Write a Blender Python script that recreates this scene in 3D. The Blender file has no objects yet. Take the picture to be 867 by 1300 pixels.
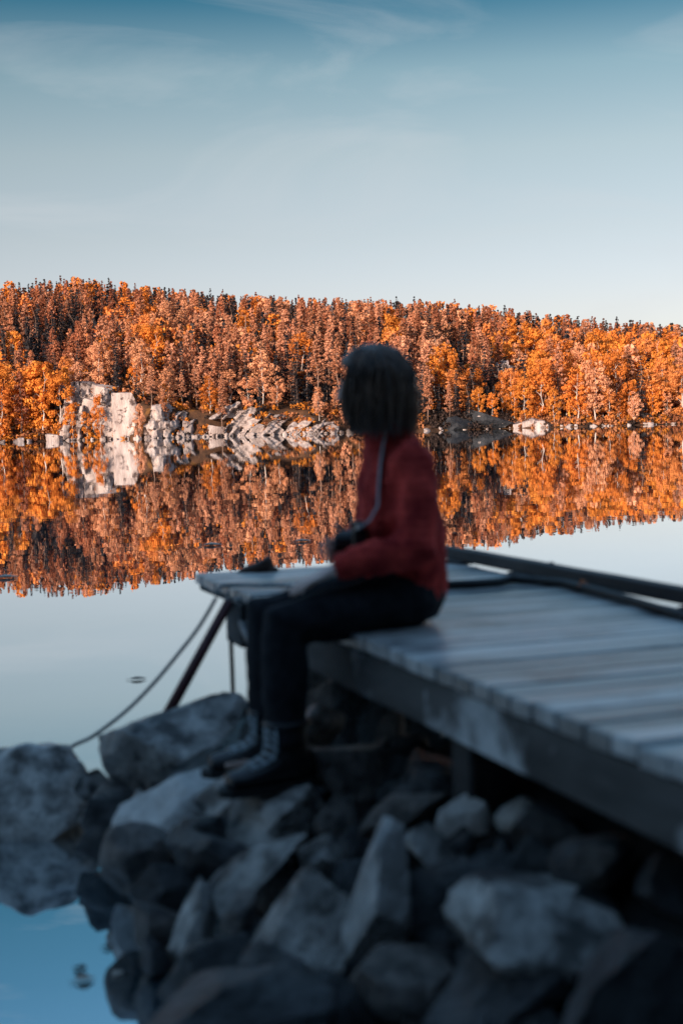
import bpy, bmesh, math, random
import numpy as np
from mathutils import Vector, Matrix, Euler, noise as mnoise

R = math.radians
S = bpy.context.scene
COL = S.collection

# ------------------------------------------------------------------ camera
CAM_Z, FPX = 1.45, 50.0 / 36.0 * 1300.0
CAM_M = (Matrix.Translation((0, 0, CAM_Z)) @ Matrix.Rotation(R(90 - 3.456), 4, 'X') @ Matrix.Rotation(R(-1.55), 4, 'Z'))
cd = bpy.data.cameras.new('camera')
cam = bpy.data.objects.new('camera', cd)
COL.objects.link(cam)
cam.matrix_world = CAM_M
cd.sensor_fit = 'VERTICAL'
cd.sensor_height = 36.0
cd.sensor_width = 24.0
cd.lens = 50.0
cd.clip_start = 0.05
cd.clip_end = 9000.0
cd.dof.use_dof = True
cd.dof.focus_distance = 330.0
cd.dof.aperture_fstop = 2.4
S.camera = cam

# ------------------------------------------------------------------ light
SUN_EL, SUN_AZ = 11.0, 214.0            # azimuth clockwise from +Y (the view direction)
S.view_settings.view_transform = 'Standard'
S.view_settings.look = 'None'
S.view_settings.exposure = 1.35
S.view_settings.gamma = 1.0
S.cycles.use_denoising = True
S.cycles.max_bounces = 8
S.cycles.diffuse_bounces = 3
S.cycles.glossy_bounces = 4

W = bpy.data.worlds.new("World")
S.world = W
W.use_nodes = True
wn, wl = W.node_tree.nodes, W.node_tree.links
wn.clear()
w_out = wn.new('ShaderNodeOutputWorld')
w_bg = wn.new('ShaderNodeBackground')
w_bg.inputs['Strength'].default_value = 0.15
w_sky = wn.new('ShaderNodeTexSky')
w_sky.sky_type = 'NISHITA'
w_sky.sun_disc = False
w_sky.sun_elevation = R(SUN_EL)
w_sky.sun_rotation = R(SUN_AZ)
w_sky.altitude = 200.0
w_sky.air_density = 1.0
w_sky.dust_density = 1.2
w_sky.ozone_density = 1.5
w_tc = wn.new('ShaderNodeTexCoord')
w_sep = wn.new('ShaderNodeSeparateXYZ')
wl.new(w_tc.outputs['Generated'], w_sep.inputs[0])
# sky tint: pale horizon to deep blue, then raised overhead to light the foreground
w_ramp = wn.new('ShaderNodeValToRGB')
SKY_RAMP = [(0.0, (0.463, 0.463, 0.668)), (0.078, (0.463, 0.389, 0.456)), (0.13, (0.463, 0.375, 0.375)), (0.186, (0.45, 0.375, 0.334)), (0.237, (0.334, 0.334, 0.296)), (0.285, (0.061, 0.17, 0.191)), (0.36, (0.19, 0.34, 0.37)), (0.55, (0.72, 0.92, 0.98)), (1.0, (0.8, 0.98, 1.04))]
el = w_ramp.color_ramp.elements
while len(el) < len(SKY_RAMP):
    el.new(0.5)
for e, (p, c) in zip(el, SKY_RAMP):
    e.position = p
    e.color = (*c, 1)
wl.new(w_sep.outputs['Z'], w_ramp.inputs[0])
w_mul = wn.new('ShaderNodeMixRGB')
w_mul.blend_type = 'MULTIPLY'
w_mul.inputs[0].default_value = 1.0
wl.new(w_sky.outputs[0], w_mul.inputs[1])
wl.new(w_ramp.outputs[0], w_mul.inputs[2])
# thin cirrus, stretched along the wind
w_map = wn.new('ShaderNodeMapping')
w_map.inputs['Rotation'].default_value = (0.0, R(28), R(20))
w_map.inputs['Scale'].default_value = (2.2, 2.2, 9.0)
w_map.inputs['Location'].default_value = (-1.67, -0.373, -0.025)
wl.new(w_tc.outputs['Generated'], w_map.inputs[0])
w_n = wn.new('ShaderNodeTexNoise')
w_n.inputs['Scale'].default_value = 1.6
w_n.inputs['Detail'].default_value = 7.0
w_n.inputs['Roughness'].default_value = 0.55
w_n.inputs['Distortion'].default_value = 0.9
wl.new(w_map.outputs[0], w_n.inputs['Vector'])
w_cr = wn.new('ShaderNodeMapRange')
w_cr.inputs['From Min'].default_value = 0.5
w_cr.inputs['From Max'].default_value = 0.85
w_cr.inputs['To Max'].default_value = 0.45
wl.new(w_n.outputs['Fac'], w_cr.inputs['Value'])
w_cl = wn.new('ShaderNodeMixRGB')
w_cl.inputs[2].default_value = (1.75, 1.82, 1.9, 1)
wl.new(w_cr.outputs[0], w_cl.inputs[0])
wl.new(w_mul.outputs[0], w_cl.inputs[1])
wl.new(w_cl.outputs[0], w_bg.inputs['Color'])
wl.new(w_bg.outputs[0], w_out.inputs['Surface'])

sd = bpy.data.lights.new('sun', 'SUN')
sd.energy = 3.4
sd.angle = R(0.5)
sd.color = (1.0, 0.82, 0.66)
sun = bpy.data.objects.new('sun', sd)
COL.objects.link(sun)
_sd = Vector((math.sin(R(SUN_AZ)) * math.cos(R(SUN_EL)), math.cos(R(SUN_AZ)) * math.cos(R(SUN_EL)), math.sin(R(SUN_EL))))
sun.rotation_euler = _sd.to_track_quat('Z', 'Y').to_euler()

# ------------------------------------------------------------------ helpers
def ray(px, py):
    """View direction through a point of the photograph (867 x 1300)."""
    d = Vector(((px - 433.5) / FPX, -(py - 650.0) / FPX, -1.0))
    return (CAM_M.to_3x3() @ d).normalized()

def at_y(px, py, Y):
    d = ray(px, py)
    return Vector((0, 0, CAM_Z)) + d * (Y / d.y)

def at_z(px, py, z):
    d = ray(px, py)
    return Vector((0, 0, CAM_Z)) + d * ((z - CAM_Z) / d.z)

CAM_I = CAM_M.inverted()
def project(p):
    q = CAM_I @ Vector(p)
    return 433.5 + FPX * q.x / -q.z, 650.0 - FPX * q.y / -q.z

def tag(o, label=None, cat=None, group=None, kind=None):
    if label: o['label'] = label
    if cat: o['category'] = cat
    if group: o['group'] = group
    if kind: o['kind'] = kind
    return o

def empty(name, loc=(0, 0, 0), rot=None):
    o = bpy.data.objects.new(name, None)
    o.empty_display_size = 0.1
    COL.objects.link(o)
    o.location = loc
    if rot is not None:
        o.rotation_euler = rot
    return o

def link(name, me, mat=None, parent=None):
    o = bpy.data.objects.new(name, me)
    if mat is not None and not me.materials:
        me.materials.append(mat)
    COL.objects.link(o)
    if parent is not None:
        o.parent = parent
    return o

def bm_obj(name, bm, mat=None, parent=None, smooth=False):
    me = bpy.data.meshes.new(name)
    bmesh.ops.recalc_face_normals(bm, faces=bm.faces)
    bm.to_mesh(me)
    bm.free()
    if smooth:
        me.polygons.foreach_set('use_smooth', [True] * len(me.polygons))
    return link(name, me, mat, parent)

def np_mesh(name, verts, faces, smooth=False):
    """verts (N,3), faces (M,k) with one k."""
    me = bpy.data.meshes.new(name)
    verts = np.asarray(verts, dtype=np.float32)
    faces = np.asarray(faces, dtype=np.int32)
    k = faces.shape[1]
    me.vertices.add(len(verts))
    me.vertices.foreach_set('co', verts.ravel())
    me.loops.add(faces.size)
    me.loops.foreach_set('vertex_index', faces.ravel())
    me.polygons.add(len(faces))
    me.polygons.foreach_set('loop_start', np.arange(0, faces.size, k, dtype=np.int32))
    me.polygons.foreach_set('loop_total', np.full(len(faces), k, dtype=np.int32))
    if smooth:
        me.polygons.foreach_set('use_smooth', np.ones(len(faces), dtype=bool))
    me.update(calc_edges=True)
    return me

def bx(bm, c, s, rot=None, bevel=0.0):
    """A box of full size s centred at c."""
    m = Matrix.Translation(c)
    if rot is not None:
        m = m @ (rot.to_matrix().to_4x4() if isinstance(rot, Euler) else rot.to_4x4())
    m = m @ Matrix.Diagonal((*s, 1))
    r = bmesh.ops.create_cube(bm, size=1.0, matrix=m)
    if bevel > 0:
        es = list({e for v in r['verts'] for e in v.link_edges})
        bmesh.ops.bevel(bm, geom=es, offset=bevel, segments=1, profile=0.5, affect='EDGES')

def loft(bm, rings, seg=16, cap=True):
    """rings: (centre, radius u, radius v, axis, side) swept into one closed tube."""
    loops = []
    for c, ru, rv, ax, side in rings:
        c, ax, side = Vector(c), Vector(ax).normalized(), Vector(side)
        u = (side - ax * side.dot(ax)).normalized()
        v = ax.cross(u)
        loops.append([bm.verts.new(c + u * (ru * math.cos(2 * math.pi * k / seg)) + v * (rv * math.sin(2 * math.pi * k / seg))) for k in range(seg)])
    for a, b in zip(loops, loops[1:]):
        for k in range(seg):
            bm.faces.new((a[k], a[(k + 1) % seg], b[(k + 1) % seg], b[k]))
    if cap:
        for lp, ring, sgn in ((loops[0], rings[0], -1), (loops[-1], rings[-1], 1)):
            c = bm.verts.new(Vector(ring[0]) + Vector(ring[3]).normalized() * sgn * 0.45 * min(ring[1], ring[2]))
            for k in range(seg):
                bm.faces.new((lp[k], lp[(k + 1) % seg], c))

def tube(bm, pts, rad, seg=8, flat=1.0, side=(0, 0, 1)):
    pts = [Vector(p) for p in pts]
    rads = rad if isinstance(rad, (list, tuple)) else [rad] * len(pts)
    rings = []
    sd_ = Vector(side)
    for i, p in enumerate(pts):
        ax = (pts[min(i + 1, len(pts) - 1)] - pts[max(i - 1, 0)]).normalized()
        s = sd_ if abs(ax.dot(sd_)) < 0.93 * sd_.length else Vector((1, 0.2, 0))
        rings.append((p, rads[i], rads[i] * flat, ax, s))
    loft(bm, rings, seg)

def ball(bm, c, r, rot=None, u=20, v=14):
    m = Matrix.Translation(c)
    if rot is not None:
        m = m @ rot.to_matrix().to_4x4()
    m = m @ Matrix.Diagonal((r[0], r[1], r[2], 1))
    return bmesh.ops.create_uvsphere(bm, u_segments=u, v_segments=v, radius=1.0, matrix=m)['verts']

def remesh(bm, voxel, smooth_it=4, factor=0.5, disp=None):
    """Union everything in bm into one skin (voxel remesh), relax it, optionally push it along its normals."""
    me = bpy.data.meshes.new('tmp')
    bmesh.ops.recalc_face_normals(bm, faces=bm.faces)
    bm.to_mesh(me)
    bm.free()
    o = bpy.data.objects.new('tmp', me)
    COL.objects.link(o)
    m = o.modifiers.new('r', 'REMESH')
    m.mode = 'VOXEL'
    m.voxel_size = voxel
    m.use_smooth_shade = True
    if smooth_it:
        s = o.modifiers.new('s', 'SMOOTH')
        s.iterations = smooth_it
        s.factor = factor
    dg = bpy.context.evaluated_depsgraph_get()
    out = bpy.data.meshes.new_from_object(o.evaluated_get(dg))
    bpy.data.objects.remove(o)
    bpy.data.meshes.remove(me)
    if disp:
        nv = len(out.vertices)
        co = [v.co.copy() for v in out.vertices]
        no = [v.normal.copy() for v in out.vertices]
        for i in range(nv):
            out.vertices[i].co = co[i] + no[i] * disp(co[i])
    out.polygons.foreach_set('use_smooth', [True] * len(out.polygons))
    out.update()
    return out

# ------------------------------------------------------------------ materials
def mat(name, rough=0.7, spec=0.5, col=(0.2, 0.2, 0.2)):
    m = bpy.data.materials.new(name)
    m.use_nodes = True
    b = m.node_tree.nodes['Principled BSDF']
    b.inputs['Base Color'].default_value = (*col, 1)
    b.inputs['Roughness'].default_value = rough
    b.inputs['Specular IOR Level'].default_value = spec
    return m

def nd(m, t, **kw):
    n = m.node_tree.nodes.new(t)
    for k, v in kw.items():
        n.inputs[k].default_value = v
    return n

def lk(m, a, b):
    m.node_tree.links.new(a, b)

def mottled(name, c0, c1, scale, rough=0.8, spec=0.3, bump=0.4, bump_scale=None, dist=0.02, stretch=(1, 1, 1), detail=8.0, lo=0.35, hi=0.68, rand=0.0, c2=None, c2_scale=3.0, c2_lo=0.58, c2_hi=0.66):
    m = mat(name, rough, spec)
    b = m.node_tree.nodes['Principled BSDF']
    tc = nd(m, 'ShaderNodeTexCoord')
    mp = nd(m, 'ShaderNodeMapping', Scale=stretch)
    lk(m, tc.outputs['Object'], mp.inputs[0])
    n = nd(m, 'ShaderNodeTexNoise', Scale=scale, Detail=detail, Roughness=0.62)
    n.noise_dimensions = '4D'
    oi = nd(m, 'ShaderNodeObjectInfo')
    mw = nd(m, 'ShaderNodeMath')
    mw.operation = 'MULTIPLY'
    mw.inputs[1].default_value = 57.0
    lk(m, oi.outputs['Random'], mw.inputs[0])
    lk(m, mw.outputs[0], n.inputs['W'])
    lk(m, mp.outputs[0], n.inputs['Vector'])
    r = nd(m, 'ShaderNodeValToRGB')
    r.color_ramp.elements[0].position, r.color_ramp.elements[0].color = lo, (*c0, 1)
    r.color_ramp.elements[1].position, r.color_ramp.elements[1].color = hi, (*c1, 1)
    lk(m, n.outputs['Fac'], r.inputs[0])
    col = r.outputs[0]
    if c2 is not None:
        n2 = nd(m, 'ShaderNodeTexNoise', Scale=c2_scale, Detail=6.0, Roughness=0.6)
        n2.noise_dimensions = '4D'
        lk(m, mw.outputs[0], n2.inputs['W'])
        lk(m, tc.outputs['Object'], n2.inputs['Vector'])
        mr = nd(m, 'ShaderNodeMapRange')
        mr.inputs['From Min'].default_value, mr.inputs['From Max'].default_value = c2_lo, c2_hi
        lk(m, n2.outputs['Fac'], mr.inputs['Value'])
        mx = nd(m, 'ShaderNodeMixRGB')
        mx.inputs[2].default_value = (*c2, 1)
        lk(m, mr.outputs[0], mx.inputs[0])
        lk(m, col, mx.inputs[1])
        col = mx.outputs[0]
    if rand > 0:
        mr = nd(m, 'ShaderNodeMapRange')
        mr.inputs['To Min'].default_value, mr.inputs['To Max'].default_value = 1 - rand, 1 + rand
        lk(m, oi.outputs['Random'], mr.inputs['Value'])
        hs = nd(m, 'ShaderNodeHueSaturation')
        lk(m, mr.outputs[0], hs.inputs['Value'])
        lk(m, col, hs.inputs['Color'])
        col = hs.outputs[0]
    lk(m, col, b.inputs['Base Color'])
    if bump > 0:
        nb = nd(m, 'ShaderNodeTexNoise', Scale=bump_scale or scale * 2.5, Detail=8.0, Roughness=0.65)
        lk(m, mp.outputs[0], nb.inputs['Vector'])
        bp = nd(m, 'ShaderNodeBump', Strength=bump, Distance=dist)
        lk(m, nb.outputs['Fac'], bp.inputs['Height'])
        lk(m, bp.outputs[0], b.inputs['Normal'])
    return m

M_ROCK = mottled('grey_granite', (0.085, 0.082, 0.078), (0.68, 0.645, 0.60), 9.0, 0.42, 0.6, 1.0, 22.0, 0.04, rand=0.25, lo=0.40, hi=0.60, c2=(0.03, 0.03, 0.032), c2_scale=4.5, c2_lo=0.55, c2_hi=0.62)
M_ROCK_PALE = mottled('pale_granite', (0.46, 0.435, 0.41), (0.86, 0.83, 0.79), 7.0, 0.42, 0.6, 1.0, 22.0, 0.04, lo=0.40, hi=0.60)
M_ROCK_SHADED = mottled('dark_shaded_granite', (0.012, 0.012, 0.014), (0.085, 0.086, 0.09), 9.0, 0.42, 0.6, 1.0, 22.0, 0.04, rand=0.2, lo=0.40, hi=0.60)  # dark stones; shade under the dock and in gaps put into their colour
M_ROCK_BROWN = mottled('brown_granite', (0.03, 0.026, 0.024), (0.25, 0.21, 0.185), 9.0, 0.42, 0.6, 1.0, 22.0, 0.04, lo=0.40, hi=0.60, c2=(0.03, 0.03, 0.032), c2_scale=4.5, c2_lo=0.55, c2_hi=0.62)
M_CLIFF = mottled('pale_cliff_rock', (0.22, 0.165, 0.15), (0.50, 0.40, 0.37), 0.6, 0.85, 0.2, 0.8, 1.3, 0.35, stretch=(1, 1, 0.3), rand=0.12, c2=(0.07, 0.045, 0.04), c2_scale=0.55, c2_lo=0.54, c2_hi=0.61)
M_CLIFF_DARK = mottled('dark_cliff_rock', (0.008, 0.009, 0.012), (0.04, 0.04, 0.045), 0.7, 0.85, 0.2, 1.0, 1.1, 0.4, c2=(0.35, 0.27, 0.25), c2_scale=0.8, c2_lo=0.64, c2_hi=0.68)
M_MUD = mottled('dark_shore_soil', (0.006, 0.006, 0.007), (0.018, 0.017, 0.016), 6.0, 0.9, 0.2, 0.5)
M_FLOOR = mottled('forest_floor', (0.02, 0.014, 0.012), (0.13, 0.06, 0.03), 0.25, 0.95, 0.1, 0.6, 0.8, 0.4, c2=(0.25, 0.11, 0.03), c2_scale=0.12)
M_PLANK = mottled('weathered_plank_wood', (0.24, 0.24, 0.238), (0.52, 0.51, 0.49), 9.0, 0.30, 0.55, 0.5, 22.0, 0.004, stretch=(0.12, 1.6, 1.6), rand=0.48, c2=(0.10, 0.10, 0.105), c2_scale=2.6, c2_lo=0.5, c2_hi=0.66)
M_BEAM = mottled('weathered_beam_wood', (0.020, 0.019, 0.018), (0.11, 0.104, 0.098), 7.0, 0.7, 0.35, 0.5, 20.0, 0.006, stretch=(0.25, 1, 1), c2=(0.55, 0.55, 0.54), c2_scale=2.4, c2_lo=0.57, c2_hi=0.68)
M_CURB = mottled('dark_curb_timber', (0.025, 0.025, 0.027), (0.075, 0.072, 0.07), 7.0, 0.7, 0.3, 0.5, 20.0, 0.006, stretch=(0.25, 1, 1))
M_POST = mottled('grey_post_wood', (0.12, 0.12, 0.115), (0.30, 0.30, 0.29), 8.0, 0.75, 0.3, 0.5, 24.0, 0.006, stretch=(1, 1, 0.2))
M_STEEL = mottled('galvanised_steel', (0.10, 0.11, 0.115), (0.24, 0.25, 0.255), 30.0, 0.5, 0.5, 0.1)
M_RED = mottled('dark_red_paint', (0.05, 0.012, 0.014), (0.10, 0.022, 0.022), 14.0, 0.55, 0.4, 0.2)
M_ROPE = mottled('grey_blue_rope', (0.16, 0.18, 0.19), (0.36, 0.39, 0.40), 60.0, 0.85, 0.2, 0.6, 120.0, 0.003)
M_HOSE = mottled('black_rubber', (0.010, 0.010, 0.011), (0.022, 0.022, 0.024), 20.0, 0.6, 0.4, 0.1)
M_SKIN = mottled('skin', (0.68, 0.48, 0.41), (0.78, 0.58, 0.50), 25.0, 0.5, 0.4, 0.08, 90.0, 0.001)
M_HAIR = mottled('dark_brown_hair', (0.016, 0.010, 0.008), (0.25, 0.14, 0.09), 14.0, 0.4, 0.6, 0.5, 60.0, 0.004, stretch=(3, 3, 0.25))
M_KNIT = mottled('dark_red_knit', (0.26, 0.018, 0.02), (0.80, 0.085, 0.065), 14.0, 0.9, 0.15, 0.7, 160.0, 0.004)
M_TROUSER = mottled('black_trouser_cloth', (0.008, 0.009, 0.012), (0.020, 0.021, 0.026), 30.0, 0.85, 0.2, 0.4, 120.0, 0.002)
M_BOOT = mottled('black_leather', (0.010, 0.010, 0.012), (0.026, 0.026, 0.03), 30.0, 0.42, 0.5, 0.3, 60.0, 0.002)
M_LACE = mat('grey_blue_lace', 0.7, 0.3, (0.34, 0.40, 0.43))
M_STRAP = mottled('pale_grey_webbing', (0.20, 0.24, 0.27), (0.29, 0.34, 0.37), 80.0, 0.7, 0.3, 0.3)
M_CAMBODY = mat('black_plastic', 0.4, 0.5, (0.012, 0.012, 0.014))
M_GLASS = mat('coated_lens_glass', 0.05, 0.8, (0.10, 0.17, 0.20))
M_CHROME = mat('silver_metal', 0.3, 0.5, (0.55, 0.58, 0.6))
M_CHROME.node_tree.nodes['Principled BSDF'].inputs['Metallic'].default_value = 0.9
M_BROWN = mottled('dark_brown_leather', (0.035, 0.018, 0.014), (0.075, 0.04, 0.03), 22.0, 0.7, 0.3, 0.4)
M_LEAF_FALLEN = mottled('orange_leaf', (0.42, 0.09, 0.02), (0.55, 0.16, 0.03), 60.0, 0.6, 0.3, 0.3)
M_LEAF_RIPPLE = mottled('pale_leaf_and_ripple', (0.34, 0.29, 0.24), (0.5, 0.44, 0.38), 60.0, 0.6, 0.3, 0.3)  # dead leaves, and the bright ripples painted on the lake
M_LEAF_DARK = mottled('dark_dead_leaf', (0.03, 0.02, 0.018), (0.06, 0.04, 0.03), 60.0, 0.6, 0.3, 0.3)
M_EYE = mat('eye_white', 0.2, 0.5, (0.7, 0.7, 0.68))
M_IRIS = mat('dark_iris', 0.15, 0.5, (0.03, 0.02, 0.015))
M_LIP = mat('lip_skin', 0.45, 0.4, (0.36, 0.13, 0.12))

def water_mat():
    m = mat('lake_water', 0.0, 0.5, (0.018, 0.055, 0.075))
    b = m.node_tree.nodes['Principled BSDF']
    b.inputs['IOR'].default_value = 1.6
    tc = nd(m, 'ShaderNodeTexCoord')
    mp = nd(m, 'ShaderNodeMapping', Scale=(1.0, 1.0, 1.0))
    lk(m, tc.outputs['Object'], mp.inputs[0])
    n = nd(m, 'ShaderNodeTexNoise', Scale=0.9, Detail=3.0, Roughness=0.5)
    lk(m, mp.outputs[0], n.inputs['Vector'])
    bp = nd(m, 'ShaderNodeBump', Strength=0.05, Distance=0.02)
    lk(m, n.outputs['Fac'], bp.inputs['Height'])
    lk(m, bp.outputs[0], b.inputs['Normal'])
    g = nd(m, 'ShaderNodeBsdfGlossy', Roughness=0.0, Color=(0.93, 0.97, 1.0, 1))
    lk(m, bp.outputs[0], g.inputs['Normal'])
    mx = nd(m, 'ShaderNodeMixShader', Fac=0.74)
    lk(m, b.outputs[0], mx.inputs[1])
    lk(m, g.outputs[0], mx.inputs[2])
    lk(m, mx.outputs[0], m.node_tree.nodes['Material Output'].inputs['Surface'])
    return m
M_WATER = water_mat()

def foliage_mat(name, use_attr):
    m = bpy.data.materials.new(name)
    m.use_nodes = True
    m.node_tree.nodes.clear()
    out = nd(m, 'ShaderNodeOutputMaterial')
    if use_attr:
        a = nd(m, 'ShaderNodeAttribute')
        a.attribute_name = 'tint'
        c = a.outputs['Color']
    else:
        a = nd(m, 'ShaderNodeObjectInfo')
        c = a.outputs['Color']
    tc = nd(m, 'ShaderNodeTexCoord')
    n = nd(m, 'ShaderNodeTexNoise', Scale=0.8, Detail=3.0)
    lk(m, tc.outputs['Object'], n.inputs['Vector'])
    mr = nd(m, 'ShaderNodeMapRange')
    mr.inputs['From Min'].default_value, mr.inputs['From Max'].default_value = 0.3, 0.7
    mr.inputs['To Min'].default_value, mr.inputs['To Max'].default_value = 0.7, 1.25
    lk(m, n.outputs['Fac'], mr.inputs['Value'])
    hs = nd(m, 'ShaderNodeHueSaturation')
    lk(m, mr.outputs[0], hs.inputs['Value'])
    lk(m, c, hs.inputs['Color'])
    d = nd(m, 'ShaderNodeBsdfDiffuse')
    t = nd(m, 'ShaderNodeBsdfTranslucent')
    mx = nd(m, 'ShaderNodeMixShader')
    mx.inputs[0].default_value = 0.25
    lk(m, hs.outputs[0], d.inputs['Color'])
    lk(m, hs.outputs[0], t.inputs['Color'])
    lk(m, d.outputs[0], mx.inputs[1])
    lk(m, t.outputs[0], mx.inputs[2])
    lk(m, mx.outputs[0], out.inputs['Surface'])
    return m
M_CROWN = foliage_mat('tree_foliage', False)
M_CROWN_MASS = foliage_mat('forest_foliage', True)
M_BARK_PALE = mottled('pale_birch_bark', (0.30, 0.24, 0.21), (0.58, 0.50, 0.46), 3.0, 0.8, 0.2, 0.2)
M_BARK = mottled('pine_bark', (0.10, 0.06, 0.045), (0.26, 0.15, 0.11), 2.0, 0.9, 0.2, 0.3)

# ------------------------------------------------------------------ far terrain
def smooth01(t):
    t = np.clip(t, 0, 1)
    return t * t * (3 - 2 * t)

def n1(x, seed):
    return mnoise.noise(Vector((x, seed * 7.31, seed * 3.7)))

RIDGE_X = np.array([-400, -108, -83, -57, -32, 0, 28, 53, 77, 108, 400], float)
RIDGE_Z = np.array([32, 36, 39.5, 37, 34.5, 32, 30.5, 27.5, 22.5, 19, 14], float)
SHORE_X = np.array([-400, -75, -58, -40, -10, 20, 30, 45, 75, 400], float)
SHORE_Y = np.array([280, 287, 292, 289, 292, 293, 297, 294, 292, 285], float)
BANK_X = np.array([-400, -62, -57, -50, -42, -36, -25, -5, 5, 18, 30, 36, 44, 60, 400], float)
BANK_Z = np.array([0.8, 0.8, 6.0, 9.2, 8.4, 5.5, 5.0, 4.5, 3.5, 2.2, 2.5, 1.5, 0.8, 0.7, 0.7], float)

def shore_y(x):
    return np.interp(x, SHORE_X, SHORE_Y) + 1.2 * math.sin(x * 0.21) + 0.7 * math.sin(x * 0.57 + 1)

def hill_z(x, y):
    s = shore_y(x)
    d = y - s
    xr = x * 440.0 / max(y, 200.0)
    if d < 0:
        return max(-3.0, d * 0.5)
    bank = float(np.interp(x, BANK_X, BANK_Z)) * float(smooth01(np.array(d / 5.0)))
    t = min(d / 150.0, 1.0)
    rz = float(np.interp(xr, RIDGE_X, RIDGE_Z))
    b0 = float(np.interp(x, BANK_X, BANK_Z))
    up = (rz - b0) * (0.35 * t + 0.65 * (t * t * (3 - 2 * t)))
    back = -max(0.0, d - 160.0) * 0.02
    w = 1.1 * mnoise.noise(Vector((x * 0.05, y * 0.05, 2.0))) + 0.5 * mnoise.noise(Vector((x * 0.17, y * 0.17, 5.0)))
    return 0.1 + bank + up + back + w * min(d / 12.0, 1.0)

def build_hill():
    xs = np.concatenate([np.linspace(-420, -125, 20), np.linspace(-120, 120, 161), np.linspace(125, 420, 20)])
    ds = np.concatenate([np.linspace(-6, 8, 15), np.linspace(10, 160, 60), np.linspace(175, 500, 14)])
    V = []
    for d in ds:
        for x in xs:
            y = shore_y(float(x)) + d
            V.append((x, y, hill_z(float(x), y)))
    nx, ny = len(xs), len(ds)
    F = [(j * nx + i, j * nx + i + 1, (j + 1) * nx + i + 1, (j + 1) * nx + i) for j in range(ny - 1) for i in range(nx - 1)]
    o = link('hill', np_mesh('hill', V, F, True), M_FLOOR)
    tag(o, 'forested hillside rising from the far shore of the lake', kind='structure')
build_hill()

# lake
o = link('lake', np_mesh('lake', [(-3000, -60, 0), (3000, -60, 0), (3000, 3000, 0), (-3000, 3000, 0)], [(0, 1, 2, 3)]), M_WATER)
tag(o, 'still mirror-like lake water', kind='structure')

# near shore: soil under the rocks, rising behind the camera into an unseen hill, added and steepened to shade the shore
def near_z(x, y):
    edge = min(x + 0.52 + 0.16 * (y - 3.0), 5.0 - y) if y > 0 else min(x * 0.3 + 0.9 - y * 0.2, 5.0)
    z = -0.25 + 0.32 * float(smooth01(np.array((edge + 0.35) / 1.2)))
    z += 0.52 * float(smooth01(np.array((x + 0.25 * (y - 3.0) + 0.05) / 0.9))) * float(smooth01(np.array((5.7 - y) / 1.5)))
    if y < -2.2:
        d = -2.2 - y
        z += 30.0 * float(smooth01(np.array(d / 17.0)))
    return z + 0.02 * mnoise.noise(Vector((x * 2, y * 2, 0))) + (0.7 * mnoise.noise(Vector((x * 0.08, y * 0.08, 3))) if y < -10 else 0)

def build_near():
    xs = np.concatenate([np.linspace(-260, -8, 40), np.linspace(-6, 6, 61), np.linspace(8, 260, 40)])
    ys = np.concatenate([np.linspace(-140, -7, 40), np.linspace(-6, 6.5, 64)])
    V = [(x, y, near_z(float(x), float(y))) for y in ys for x in xs]
    nx, ny = len(xs), len(ys)
    F = [(j * nx + i, j * nx + i + 1, (j + 1) * nx + i + 1, (j + 1) * nx + i) for j in range(ny - 1) for i in range(nx - 1)]
    o = link('ground', np_mesh('ground', V, F, True), M_MUD)
    tag(o, 'dark soil under the shore rocks and the unseen hill added for shade', kind='structure')
build_near()

# ------------------------------------------------------------------ rocks
def rock_mesh(seed, sub=4, cuts=16, dmin=0.33, dmax=0.74, rough=0.05, blocky=0.0):
    """An angular boulder: a ball cut flat by random planes (broken faces), then roughened; fits a unit box."""
    rnd = random.Random(seed)
    bm = bmesh.new()
    bmesh.ops.create_icosphere(bm, subdivisions=sub, radius=1.0)
    vs = np.array([v.co[:] for v in bm.verts])
    axes = [(1, 0, 0), (-1, 0, 0), (0, 1, 0), (0, -1, 0), (0, 0, 1), (0, 0, -1)]
    for k in range(cuts):
        n = np.array([rnd.gauss(0, 1) for _ in range(3)])
        n /= np.linalg.norm(n)
        if k < 6 and blocky > 0:
            n = n * (1 - blocky) * 0.6 + np.array(axes[k], float)
            n /= np.linalg.norm(n)
        d = rnd.uniform(dmin, dmax)
        dist = vs @ n - d
        kk = np.maximum(dist, 0)
        vs -= kk[:, None] * n[None, :] * 0.97
    vs -= (vs.max(0) + vs.min(0)) / 2
    vs /= (vs.max(0) - vs.min(0))
    off = Vector((seed * 1.7, seed * 0.9, seed * 2.3))
    for v, c in zip(bm.verts, vs):
        p = Vector(c)
        nn = mnoise.noise(p * 2.6 + off) * 0.5 + mnoise.noise(p * 7.5 + off) * 0.35 + abs(mnoise.noise(p * 16 + off)) * 0.45
        v.co = p * (1.0 + rough * 2.4 * nn)
    return bm

def rock(name, centre, size, tilt, seed, m, label, cat='rock', group=None, sub=4, yaw=None, **kw):
    bm = rock_mesh(seed, sub, **kw)
    for v in bm.verts:
        v.co = Vector((v.co.x * size[0], v.co.y * size[1], v.co.z * size[2]))
    o = bm_obj(name, bm, m, None, True)
    o.data.set_sharp_from_angle(angle=R(32))
    o.location = centre
    o.rotation_euler = (R(random.Random(seed).uniform(-8, 8)), R(tilt), R(yaw if yaw is not None else random.Random(seed + 5).uniform(-15, 15)))
    tag(o, label, cat, group)
    return o

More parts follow.
